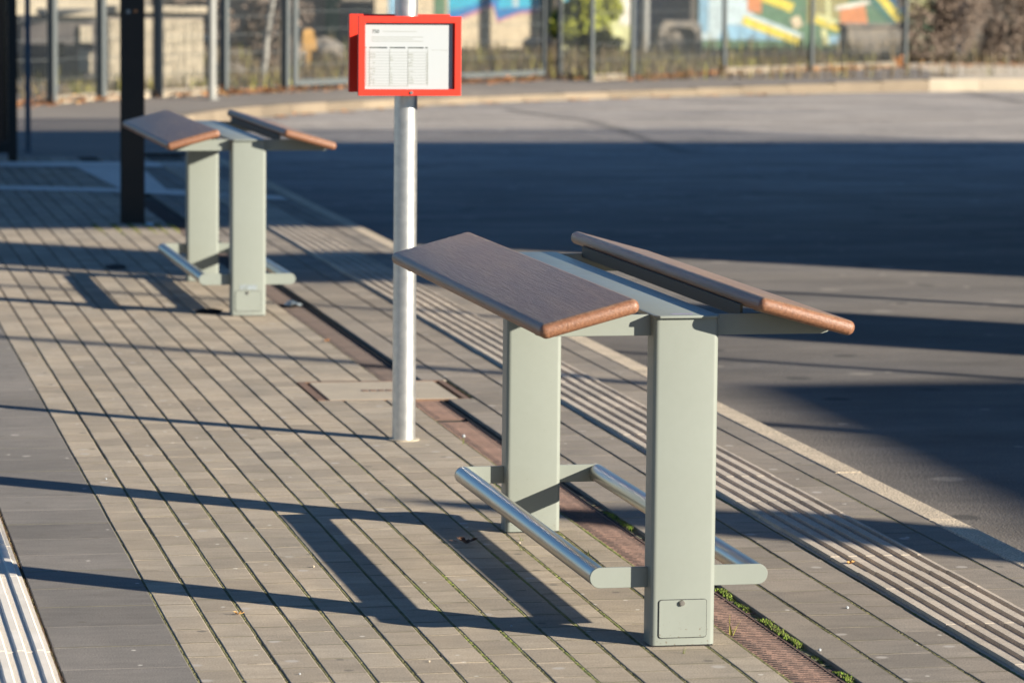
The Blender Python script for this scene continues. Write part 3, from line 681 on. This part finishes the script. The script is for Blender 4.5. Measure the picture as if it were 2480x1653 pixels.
gt = empty('mesh_gate', (3.50,32.95,0)); tag(gt, 'wide grey framed mesh gate leaf behind the timetable pole', 'gate')
A = Vector((.09,.05,0)); B = Vector((3.83,3.88,0)); d = (B-A); L = d.length; d.normalize(); ang = math.atan2(d.y,d.x); Mx = Matrix.Translation(A) @ Matrix.Rotation(ang,4,'Z')
g = MB()
for x0 in (0, L-.08): g.box(x0,x0+.08,-.02,.02,.05,2.0, M=Mx)
g.box(.08,L-.08,-.02,.02,.055,.125, M=Mx); g.box(.08,L-.08,-.02,.02,1.93,2.0, M=Mx); g.build('frame', M['fence'], gt, bevel=.004, seg=1)
g = MB()
for j in range(int((L-.16)/.05)): x = .10+j*.05; g.box(x-.0028,x+.0028,-.0028,.0028,.125,1.93, M=Mx)
for z in [.3+.2*q for q in range(8)]: g.box(.08,L-.08,-.006,-.001,z-.003,z+.003, M=Mx)
g.build('mesh_panel', M['fence'], gt)

# ------------------------------------------------------------------ background beyond the fence
def thing_mesh(mb, name, m, label, cat, group=None, **k):
    o = mb.build(name, m, **k); tag(o, label, cat, group); return o
bw = empty('block_wall', (2.1,34.7,-.02)); tag(bw, 'sunlit low wall of beige concrete blocks with a pale coping', 'wall')
g = MB(); bh = .13
for r in range(6):
    x = -.52 - (r % 2)*.12
    while x < .68:
        a, b = max(x,-.50), min(x+.24,.66)
        if b-a > .03: g.box(a+.004,b-.004,0,.24,r*bh+.003,(r+1)*bh-.004, random.uniform(-1,1))
        x += .24
g.build('blocks', M['block'], bw); g = MB(); g.box(-.49,.65,.01,.22,0,.80); g.build('mortar', M['concrete'], bw)
g = MB(); g.box(-.56,.72,-.07,.30,.865,.945); g.build('coping', M['block'], bw, bevel=.006); g = MB(); g.box(-.5,.66,.03,.24,.8,.865); g.build('ledge', M['wall_dark'], bw)
dw = empty('dark_shed', (1.35,36.0,-.02)); tag(dw, 'low dark shed with a pale roof edge left of the block wall', 'shed')
g = MB(); g.box(-.62,.36,0,1.4,0,.78); g.build('wall', M['wall_dark'], dw); g = MB(); g.box(-.35,.30,-.14,1.5,.79,.865); g.build('roof_slab', M['block'], dw, bevel=.006)
g = MB(); g.box(.045,.21,-.05,-.005,.12,.40,.5); g.box(.06,.21,-.05,-.005,.47,.68,.5); g.build('panel', M['block'], dw); g = MB(); g.box(-.28,-.12,-.02,-.003,.30,.48); g.build('vent', M['dark'], dw)
# graffiti walls
def gwall(name, x0, x1, y, h, base, label):
    r = empty(name, ((x0+x1)/2, y, -.1)); tag(r, label, 'wall'); g = MB(); g.box(-(x1-x0)/2,(x1-x0)/2,0,.25,0,h+.1); g.build('wall', M[base], r)
    return r, (x0+x1)/2
def strokes(root, cx, items, name='graffiti'):
    mats = sorted({i[1] for i in items}); g = MB()
    for n, (pts, c) in enumerate(items):
        e = .004+.0005*n
        g.prism([(p[0]-cx, p[1]+.1) for p in pts], -e, -.0005, axis='y', m=mats.index(c))
    return g.build(name, [M[c] for c in mats], root)
def Q(px, py, k=.00737): return (9.46+(px-1100)*.00737, .31+(60-py)*.00733)
r, cx = gwall('painted_wall', 8.05, 11.25, 55, 2.3, 'g_cream', 'beige wall with turquoise spray paint beyond the mesh gate')
strokes(r, cx, [([Q(1090,58),Q(1195,18),Q(1203,55),Q(1260,34),Q(1306,30),Q(1306,-60),Q(1090,-60)], 'g_pink'),
    ([Q(1085,52),Q(1193,10),Q(1206,48),Q(1258,28),Q(1310,24),Q(1310,-200),Q(1085,-200)], 'g_blue'),
    ([Q(1085,30),Q(1160,8),Q(1200,-20),Q(1200,-200),Q(1085,-200)], 'g_turq'),([Q(1206,20),Q(1310,14),Q(1310,-190),Q(1206,-190)], 'g_turq'),
    ([Q(940,45),Q(962,45),Q(962,-200),Q(940,-200)], 'g_lblue'),([Q(1050,40),Q(1078,40),Q(1078,-200),Q(1050,-200)], 'g_green'),
    ([Q(1242,16),Q(1256,16),Q(1250,-40),Q(1240,-40)], 'g_pale')])
r, cx = gwall('painted_wall', 11.30, 12.62, 54.6, 2.2, 'g_lemon', 'pale lemon painted wall behind the green shrub')
strokes(r, cx, [([(11.35,.60),(11.95,.52),(11.95,2.0),(11.35,2.0)],'g_turq'),([(12.35,.35),(12.58,.30),(12.58,2.1),(12.35,2.1)],'g_white')])
r, cx = gwall('painted_wall', 13.95, 18.35, 55.2, 2.4, 'g_green', 'wall with loud yellow, orange and green graffiti at the right')
def R_(px, py): return (14.29+(px-1745)*.00766, .04+(100-py)*.0076)
def bar(a, b, wd):
    (x0,z0),(x1,z1) = R_(*a), R_(*b); L = math.hypot(x1-x0,z1-z0); nx, nz = -(z1-z0)/L*wd*.0038, (x1-x0)/L*wd*.0038
    return [(x0+nx,z0+nz),(x1+nx,z1+nz),(x1-nx,z1-nz),(x0-nx,z0-nz)]
strokes(r, cx, [([R_(1700,98),R_(1850,95),R_(1830,40),R_(1800,-60),R_(1700,-60)],'g_pale'),([R_(1745,98),R_(1930,98),R_(1880,70),R_(1760,60)],'g_lblue'),
    ([R_(1700,80),R_(1722,80),R_(1722,-60),R_(1700,-60)],'g_lblue'),
    ([R_(1960,60),R_(2060,40),R_(2060,-60),R_(1960,-60)],'g_olive'),([R_(2040,72),R_(2110,60),R_(2100,10),R_(2040,25)],'g_orange'),([R_(1815,30),R_(1850,35),R_(1850,-40),R_(1815,-40)],'g_orange'),
    (bar((1805,50),(1945,100),22),'g_yellow'),(bar((1815,38),(1950,88),10),'g_pale'),(bar((1850,-6),(1925,22),22),'g_yellow'),(bar((1980,45),(2040,66),24),'g_yellow'),(bar((1985,38),(2040,58),9),'g_lemon'),
    (bar((2030,22),(2120,4),10),'g_white'),(bar((2010,-10),(2014,60),10),'g_lemon'),(bar((2000,70),(2010,110),14),'g_lemon'),([R_(2015,85),R_(2045,85),R_(2045,106),R_(2015,106)],'g_lblue'),
    (bar((2105,-20),(2190,66),26),'g_teal'),(bar((2125,-20),(2195,58),18),'g_yellow'),(bar((2150,-20),(2200,30),8),'g_blue'),(bar((2170,-20),(2200,20),10),'g_cream'),
    (bar((1925,60),(1945,50),26),'g_cream'),(bar((2205,25),(2260,20),40),'g_olive'),(bar((2210,5),(2260,0),14),'g_lemon')])
g = MB(); g.box(12.66,13.98,56,56.3,-.1,2.0); thing_mesh(g,'dark_wall',M['g_navy'],'dark blue wall in shade between the two painted walls','wall')
g = MB(); pts = [(11.90,0),(11.93,.45),(12.0,.55),(12.55,.55),(12.62,.45),(12.66,0),(12.55,0),(12.52,.36),(12.45,.44),(12.10,.44),(12.04,.36),(12.02,0)]
g.prism([(p[0],p[1]-.05) for p in pts], 49.8, 50.1, axis='y'); g.box(12.03,12.51,49.95,50.05,-.06,.40)
thing_mesh(g,'stone_surround',M['stone'],'weathered stone block with a raised arch shaped rim','stone')
g = MB(); g.tube((12.43,53,-.1),(12.43,53,2.2),.07,n=14); thing_mesh(g,'white_post',M['white_pole'],'thick white post between lemon wall and stone block','post',smooth=True)
g = MB(); g.box(15.72,16.80,51.9,52.4,-.1,.36); g.box(15.66,16.86,51.85,52.45,.3605,.42); thing_mesh(g,'concrete_slab',M['stone'],'grey concrete slab lying before the graffiti wall','slab',bevel=.02)
g = MB(); g.box(15.70,15.90,46,46.05,.30,1.2); g.box(15.74,15.86,45.995,46.055,.1,.30); thing_mesh(g,'blue_board',M['g_lblue'],'narrow blue board standing in the brown hedge','board',bevel=.003)
g = MB(); g.prism([(4.80,.24),(4.83,.50),(4.90,.55),(4.97,.50),(5.02,.24)],41,41.04,axis='y'); g.box(4.88,4.94,41.0,41.04,-.1,.24); thing_mesh(g,'yellow_sign',mat('amber',(0.42,0.235,0.06),0.6),'small amber yellow board on a short stake beyond the gate','sign')
# birch, saplings
def tree(name, x, y, lean, r, mtr, label, hgt=3.2, crown=True):
    root = empty(name, (x,y,-.1)); tag(root, label, 'tree'); g = MB(); p = Vector((0,0,0)); pts = [p.copy()]
    for i in range(8): p = p+Vector((lean+random.uniform(-.03,.03),random.uniform(-.03,.03),hgt/8)); pts.append(p.copy())
    for i in range(8): g.tube(pts[i],pts[i+1],r*(1-i*.09),r*(1-(i+1)*.09),n=10,caps=False)
    for i in range(3,8):
        a = random.uniform(0,6.28); q = pts[i]+Vector((math.cos(a)*.5,math.sin(a)*.5,.45)); g.tube(pts[i],q,r*.35,r*.1,n=6,caps=False)
    g.build('trunk', mtr, root, smooth=True)
    g = MB()
    for _ in range(900 if crown else 0):
        c = pts[random.randrange(4,9)]+Vector((random.gauss(0,.4),random.gauss(0,.4),random.gauss(0.1,.3))); s = random.uniform(.02,.05); a = Vector((random.uniform(-1,1),random.uniform(-1,1),random.uniform(-1,1))).normalized(); b = a.orthogonal().normalized()
        g.poly([c-a*s, c-b*s*.6, c+a*s, c+b*s*.6], random.uniform(-1,1))
    if crown: g.build('crown', M['hedge'], root)
tree('birch_tree',3.55,35.6,.06,.045,M['birch'],'slim leaning white birch trunk behind the mesh fence')
tree('sapling',3.86,36.4,.01,.02,M['bark'],'thin brown sapling standing right of the birch')
# shrubs as clouds of leaves
def shrub(name, x, y, rx, ry, h, n, m, label, cat='shrub', size=(.02,.05), base=-.1, lumps=9):
    root = empty(name, (x,y,base)); tag(root, label, cat); g = MB()
    L = [(random.uniform(-rx,rx)*.7, random.uniform(-ry,ry)*.7, random.uniform(.08 if lumps > 50 else .2,.95)*h, random.uniform(.25,.5)*min(rx,h)*(1 if lumps < 50 else .6)) for _ in range(lumps)]
    for _ in range(n):
        lx, ly, lz, lr = random.choice(L); d = Vector((random.gauss(0,1),random.gauss(0,1),random.gauss(0,1))).normalized()*lr*random.uniform(.5,1.1)
        c = Vector((lx,ly,lz))+d; c.z = max(.01,c.z); s = random.uniform(*size); a = Vector((random.uniform(-1,1),random.uniform(-1,1),random.uniform(-1,1))).normalized(); b = a.orthogonal().normalized()
        g.poly([c-a*s, c-b*s*.55, c+a*s, c+b*s*.55], random.uniform(-1,1))
    g.build('foliage', m, root); g = MB()
    for lx, ly, lz, lr in L[:14]: g.tube((lx*.2,ly*.2,0),(lx,ly,lz),.018,.006,n=5)
    g.build('stem', M['bark'], root)
shrub('green_shrub',10.78,50,.62,.4,1.0,7500,M['green'],'leafy green shrub in front of the lemon wall',size=(.03,.07))
shrub('green_shrub',10.95,49.6,.25,.3,.5,900,M['yellowgreen'],'small yellow green shrub right of the leafy green one',size=(.03,.06))
for i, (x, yy, rx, h, lb) in enumerate(((15.0,44.6,.8,2.3,'brown leafless hedge bush at the end of the fence'),(16.5,44.9,.9,2.6,'taller brown hedge bush behind the pale kerb'),(18.0,45.2,.9,2.5,'brown hedge bush at the right edge of the view'))):
    shrub('hedge_bush',x,yy,rx,.45,h,13000,M['hedge'],lb,size=(.015,.045),base=0,lumps=150)
shrub('dry_bush',2.95,37.5,.5,.4,1.2,1800,M['hedge'],'grey brown dry bush behind the white post',size=(.02,.06))
shrub('dry_bush',4.15,38.5,.5,.4,1.1,1800,M['hedge'],'dry bush just left of the yellow board',size=(.02,.06))
shrub('dry_bush',0.55,37.0,.45,.4,1.2,1800,M['hedge'],'dry bush left of the dark shed',size=(.02,.06))
# rubble
def rock(x, y, z, s, label, m='stone'):
    bm = bmesh.new(); bmesh.ops.create_icosphere(bm, subdivisions=2, radius=1)
    for v in bm.verts: v.co *= random.uniform(.78,1.12)
    bmesh.ops.scale(bm, vec=(s*random.uniform(.8,1.4), s, s*random.uniform(.5,.9)), verts=bm.verts)
    me = bpy.data.meshes.new('boulder'); bm.to_mesh(me); bm.free(); me.materials.append(M[m]); o = bpy.data.objects.new('boulder', me); COL.objects.link(o); o.location = (x,y,z); o.rotation_euler = (0,0,random.uniform(0,3))
    tag(o, label, 'boulder', 'boulders in the yard')
for x, y, z, s, lb in ((4.95,43,.10,.28,'rounded boulder just right of the yellow board'),(5.45,43.3,.16,.34,'large grey boulder left of the timetable frame'),(3.5,38.2,.05,.2,'boulder at the foot of the birch'),(9.75,49,.1,.28,'boulder in front of the turquoise paint'),(10.02,50.2,.0,.2,'boulder left of the green shrub')):
    rock(x, y, z, s, lb)
shb = MB(); shb.box(4.2,9.0,58,61,-.1,2.8); thing_mesh(shb,'yard_shed',M['stone'],'grey brown yard shed far behind the gate','shed')
shb = MB(); shb.box(-6,3.9,56,60,-.1,3.0); thing_mesh(shb,'yard_building',M['block'],'beige yard building far behind the block wall','building')
for x, y, w_, cc in ((5.1,57.9,.5,'g_lblue'),(6.4,57.9,.3,'g_white'),(7.6,57.9,.25,'g_green')):
    g = MB(); g.box(x,x+w_,y,y+.05,-.05,1.6); thing_mesh(g,'door_panel',M[cc],{'g_lblue':'light blue door panel leaning on the yard shed','g_white':'white door panel leaning on the yard shed','g_green':'green door panel leaning on the yard shed'}[cc],'panel')
# dry grass behind and along the fence
def along(t, off):
    P = [Vector((*p,0)) for p in ([(-.6,28.3)]+fp[1:]+fp2+[(19,43.9)])]; Ls = [(b-a).length for a, b in zip(P[:-1],P[1:])]; s = t*sum(Ls)
    for a, b, l in zip(P[:-1],P[1:],Ls):
        if s <= l: d = (b-a).normalized(); return a+d*s+Vector((-d.y,d.x,0))*off
        s -= l
    return P[-1]
g = MB()
for _ in range(15000):
    t = random.random(); off = abs(random.gauss(0,1.0))*4+.12; c = along(t, off); hh = random.uniform(.04,.16)*(1+off*.15); a = random.uniform(0,3.14); wd = random.uniform(.006,.02)
    dx, dy = math.cos(a)*wd, math.sin(a)*wd; lx, ly = random.uniform(-.06,.06), random.uniform(-.06,.06); mi = 1 if random.random() < .12 else 0
    if off < .6 and math.sin(t*60) > .3 and random.random() < .6: mi = 1; hh *= 1.3
    z0 = -.17 if off > .5 else -.01
    if c.x > 13.3 and off < 3.5: continue
    if c.x < 3.2: hh *= .55 + (.5 if mi else 0)
    g.poly([(c.x-dx,c.y-dy,z0),(c.x+dx,c.y+dy,z0),(c.x+lx,c.y+ly,hh+.05)], random.uniform(-1,1), mi)
o = g.build('dry_grass', [M['dry'], M['yellowgreen']]); tag(o, 'dry brown and yellow grass growing behind the mesh fence', 'grass', kind='stuff')
g = MB()
def leafpoly(g, c, s, t, m=0, flat=.4):
    a = random.uniform(0,6.28); u = Vector((math.cos(a),math.sin(a),random.uniform(-flat,flat)))*s; v = Vector((-math.sin(a),math.cos(a),random.uniform(-flat,flat)))*s*.6
    g.poly([c-u, c-u*.3-v, c+u*.5-v*.8, c+u, c+u*.5+v*.8, c-u*.3+v], t, m)
for _ in range(4200):
    t = random.random(); k = .25+.75*(math.sin(t*37)*.5+.5)
    if random.random() > k: continue
    c = along(t, random.gauss(-.05,.16)); c.z = random.uniform(.0,.05)*(2 if random.random() < .15 else 1); leafpoly(g, c, random.uniform(.02,.05), random.uniform(-1,1), 1 if random.random() < .12 else 0)
for _ in range(260):
    p = random.choice(far_pts[8:26]); c = Vector((p.x+random.uniform(.0,.25), p.y-random.uniform(.0,.3), ROAD+.012)); leafpoly(g, c, random.uniform(.015,.035), random.uniform(-1,1), 0)
o = g.build('fallen_leaves', [M['leaf_orange'], M['leaf_yellow']]); tag(o, 'orange fallen leaves drifted along the fence and far kerb', 'leaves', kind='stuff')

# ------------------------------------------------------------------ small litter
def one_leaf(x, y, z, s, m, label, lift=.004, rz=0, group=None):
    g = MB(); n = 9; k = 0; c = Vector((0,0,0)); pts = []
    for i in range(n*2):
        a = 2*math.pi*i/(n*2); r = s*(1.0 if i % 2 == 0 else .62)*random.uniform(.8,1.1); pts.append(Vector((math.cos(a)*r*1.25, math.sin(a)*r*.75, lift*(random.uniform(0,1.6)+abs(math.cos(a))))))
    g.v = [(0,0,lift*.3)] + [tuple(p) for p in pts]
    for i in range(n*2): g.face((0,1+i,1+(i+1)%(n*2)), random.uniform(-.5,.5))
    st = len(g.v); g.tube((s*1.1,0,lift*.8),(s*1.9,s*.2,lift*1.2),.0008,n=5)
    o = g.build('leaf', m); o.location = (x,y,z); o.rotation_euler = (0,0,rz); tag(o, label, 'leaf', group); return o
one_leaf(1.335,3.42,ROAD+.001,.020,M['leaf_orange'],'orange leaf on the asphalt just beyond the platform kerb',.006)
one_leaf(.700,1.005,.008,.0115,M['leaf_yellow'],'small tan leaf on the ribbed guidance strip',.005,.6)
one_leaf(-.978,.545,.001,.009,M['leaf_yellow'],'tiny yellow leaf on the pavers at the lower left',.004,.2)
one_leaf(-.232,1.515,.001,.026,M['leaf_brown'],'curled dark brown leaf in the shadow of the foot rail',.008,2.9)
one_leaf(.130,6.64,.001,.016,M['leaf_orange'],'pale orange leaf beside the drain behind the sign pole',.004,1.)
one_leaf(13.35,41.3,.02,.09,M['leaf_orange'],'big orange leaf standing by the right fence foot',.08,1.)
def crumple(name, x, y, sx, sy, sz, m, label, cat='litter', sub=2):
    bm = bmesh.new(); bmesh.ops.create_icosphere(bm, subdivisions=sub, radius=1)
    for v in bm.verts:
        v.co *= random.uniform(.55,1.15); v.co.x *= sx; v.co.y *= sy; v.co.z = max(-.2,v.co.z)*sz+.2*sz
    me = bpy.data.meshes.new(name); bm.to_mesh(me); bm.free(); me.materials.append(m); at = me.attributes.new('tint','FLOAT','FACE'); at.data.foreach_set('value',[random.uniform(-1,1) for _ in me.polygons])
    o = bpy.data.objects.new(name, me); COL.objects.link(o); o.location = (x,y,0.001); tag(o, label, cat); return o
crumple('plastic_scrap',.20,8.20,.040,.10,.016,M['plastic'],'crumpled bluish plastic scrap on the drain by the far perch')
crumple('cloth_scrap',-.43,10.20,.060,.14,.012,M['dark'],'flat black scrap in the shadow band left of the far perch')
crumple('plastic_cup',.02,13.00,.030,.10,.012,M['plastic_blue'],'small blue crushed wrapper at the foot of the black column')
crumple('leaf_heap',-.215,7.86,.075,.045,.020,M['dark'],'black scrap against the front post of the far perch')
crumple('paper_scrap',4.25,33.95,.09,.09,.05,M['white_pole'],'white crumpled paper lying below the mesh gate')
# grass tuft by the drain and a little flower
def tuft(x, y, n, h, m, label, spread=.35, name='grass_tuft'):
    g = MB()
    for _ in range(n):
        a = random.uniform(0,6.28); l = h*random.uniform(.6,1.1); p = Vector((random.uniform(-.004,.004),random.uniform(-.004,.004),0)); d = Vector((math.cos(a)*spread,math.sin(a)*spread,1)).normalized(); wv = Vector((-math.sin(a),math.cos(a),0))*.0014; prev = (p-wv, p+wv)
        for i in range(1,5):
            q = p+d*l*i/4+Vector((math.cos(a),math.sin(a),-.3))*spread*l*.25*(i/4)**2; ww = wv*(1-i/4.2); cur = (q-ww, q+ww); k = len(g.v); g.v += [tuple(prev[0]),tuple(prev[1]),tuple(cur[1]),tuple(cur[0])]; g.face((k,k+1,k+2,k+3), random.uniform(-1,1)); prev = cur
    o = g.build(name, m); o.location = (x,y,-.003); tag(o, label, 'grass'); return o
tuft(.150,.135,6,.062,M['yellowgreen'],'single green grass tuft rooted at the edge of the drain',.55)
tuft(-.02,-.085,3,.022,M['moss_bright'],'tiny grass sprout in front of the near perch post',.2)
tuft(-.075,1.55,5,.028,M['moss_bright'],'small weed beside the back post of the near perch',.5)
tuft(-.105,1.38,5,.022,M['moss_bright'],'small weed between the two posts of the near perch',.6)
tuft(.06,1.30,4,.026,M['moss_bright'],'thin weed under the middle of the near perch',.5)
tuft(.085,13.05,12,.035,M['moss_bright'],'green weed growing at the right foot of the black column',.7)
for q_, (x_, l_) in enumerate(((.95,'yellow grass tuft at the fence left of the dark shed'),(1.55,'tall yellow grass tuft in front of the dark shed'),(2.45,'yellow green tuft at the foot of the white post'))):
    o_ = tuft(0,0,150,.30,M['yellowgreen'],l_,.45); o_.scale = (1.2,1.2,1); o_.location = (x_, 29.5+1.33*(x_-.6)+.25, -.01)
fl_ = empty('weed_flower',(.122,3.50,0)); tag(fl_,'small pale seed head on a green stalk right of the sign pole','weed')
g = MB(); g.tube((0,0,-.003),(.002,0,.022),.0022,.001,n=6); g.build('stalk', M['moss_bright'], fl_); bm = bmesh.new(); bmesh.ops.create_icosphere(bm,subdivisions=2,radius=.0055); me = bpy.data.meshes.new('seed_head'); bm.to_mesh(me); bm.free(); me.materials.append(M['paper']); o = bpy.data.objects.new('seed_head',me); COL.objects.link(o); o.parent = fl_; o.location=(.002,0,.026)
# stones scattered on the pavers
g0 = None; pebs = [(-.09,1.50),(-.30,1.92),(.09,.86),(.13,1.02),(-.35,.30),(.30,-.10),(.02,2.55),(-1.10,2.85),(.52,.42),(-.62,-.1),(.78,.62),(.86,.10),(-.7,1.2),(.42,1.7),(.60,2.9),(1.30,2.9),(1.42,2.2),(-.93,-.2)]
for i, (x, y) in enumerate(pebs):
    bm = bmesh.new(); bmesh.ops.create_icosphere(bm, subdivisions=1, radius=random.uniform(.0025,.0045)); me = bpy.data.meshes.new('pebble'); bm.to_mesh(me); bm.free(); me.materials.append(M['paper'] if i % 3 else M['concrete'])
    o = bpy.data.objects.new('pebble', me); COL.objects.link(o); o.location = (x,y,.0022 if x < 1.25 else ROAD+.002); tag(o, 'tiny pale pebble lying loose on the ground', 'pebble', 'loose pebbles on the platform')

# ------------------------------------------------------------------ unseen shadow casters, added to the right and shaped from the shadow edges
KX, KY = 2.50, -2.06                       # metres towards the sun per metre of height
def up(x, y, zg, H): return (x+KX*(H-zg), y+KY*(H-zg))
HR = 4.0
hall = empty('shadow_hall', (11,5,ROAD)); tag(hall, 'unseen hall block with a flat roof, added right of the road to cast the large shadow', 'building')  # added hall-shaped block, outline worked back from the large shadow
cx_, cy_ = up(1.45,13.08,0,HR); fy = up(0,24.3,ROAD,HR)[1]
dperp = cx_*.636+cy_*.772
poly = [(cx_,cy_),(20,(dperp-20*.636)/.772),(20,fy),(cx_,fy)]
g = MB(); g.prism([(p[0]-11,p[1]-5) for p in poly], 0, HR-ROAD-.16, axis='z'); g.build('shadow_hall_wall', M['building'], hall)
poly = [(4.4,cy_),(cx_,cy_),(20,(dperp-20*.636)/.772),(20,fy),(4.4,fy)]
g = MB(); g.prism([(p[0]-11,p[1]-5) for p in poly], HR-ROAD-.158, HR-ROAD, axis='z'); g.build('roof', M['roof'], hall)  # roof slab of the added hall block
g = MB()
x = 4.42
while x < 19.9: g.box(x-11,x-11+.022,fy-5-.05,fy-5-.03,HR-ROAD,HR-ROAD+1.05); x += .10
g.box(4.4-11,20-11,fy-5-.07,fy-5-.01,HR-ROAD+1.05,HR-ROAD+1.10); g.build('half_shade_bars', M['fence'], hall)  # bars added on the roof for the half shade along its shadow edge
can = empty('shadow_canopy', (16,-8,ROAD)); tag(can, 'unseen flat roof on posts, added right of the road to shade the near asphalt', 'canopy')
H2 = 4.5; ax, ay = up(1.68,5.98,ROAD,H2)  # added roof, its corner set from the shadow edges on the road
g = MB(); g.box(ax-16, 22-16, -16+8, ay+8, H2-ROAD-.2, H2-ROAD); g.build('roof', M['roof'], can)  # roof slab of the added canopy
for q in ((-.2,1.5),(4,1.5),(-.2,-5),(4,-5)):
    g = MB(); g.box(q[0]-.08,q[0]+.08,q[1]-.08,q[1]+.08,0,H2-ROAD-.2); g.build('post', M['fence'], can)  # post of the added canopy
def at(perp, along): return (perp*.636-along*.772, perp*.772+along*.636)
# added slab shaped to a shadow band; outline across the sun's direction against height
px_, py_ = at(8.0,-6.0); tot = empty('shadow_slab', (px_,py_,ROAD)); tot.rotation_euler = (0,0,math.atan2(.772,.636)); tag(tot, 'tall unseen stepped slab, added right of the road to cast a band of shadow', 'shadow caster')
lft = [(7.34,-.12),(7.34,3.25),(7.72,3.60),(7.72,3.64),(7.40,3.76),(7.36,3.95),(7.42,4.35),(7.42,5.4)]
rgt = [(8.62,5.4),(8.60,4.40),(8.52,4.25),(8.66,4.06),(8.95,3.98),(9.20,3.90),(9.15,3.75),(8.66,3.2),(8.66,-.12)]
g = MB(); g.prism([(p[0]-8.0,(p[1]+.12)*.96) for p in lft+rgt], -.12, .12, axis='y'); g.build('body', M['building'], tot)
def simple_post(name, perp, along, r, h, label, extra=None):  # unseen posts added for the thin shadow streaks
    x, y = at(perp, along); rt = empty(name, (x,y,ROAD)); tag(rt, label, 'post'); g = MB(); g.tube((0,0,0),(0,0,h),r,r*.8,n=14); g.build('shaft', M['galv'], rt, smooth=True)
    g = MB(); g.tube((0,0,0),(0,0,.03),r*2.2,n=14); g.build('foot', M['galv'], rt, smooth=True)
simple_post('slim_shadow_post', 6.50, -9.0, .045, 5.25, 'slim unseen post added to cast a thin streak of shadow')
simple_post('stout_shadow_post', 4.62, -9.5, .065, 4.85, 'stout unseen post added to cast a soft streak of shadow')
simple_post('short_shadow_post', 9.45, -3.0, .06, 2.30, 'short unseen post added to cast a streak of shadow on the road')
x, y = at(1.76,-8.0); pil = empty('shadow_pillar', (x,y,0)); pil.rotation_euler = (0,0,math.atan2(.772,.636)); tag(pil, 'tapering unseen pillar with a rounded top, added to cast the near shadow band', 'pillar')
g = MB(); g.prism([(-.25,ROAD),(-.25,2.45),(-.24,2.65),(-.215,2.83),(-.19,2.94),(-.12,2.98),(-.08,2.90),(.0,2.81),(.14,2.74),(.24,2.60),(.27,2.4),(.27,ROAD)], -.1,.1,axis='y'); g.build('body', M['building'], pil)  # added pillar, outline follows the tapering shadow band
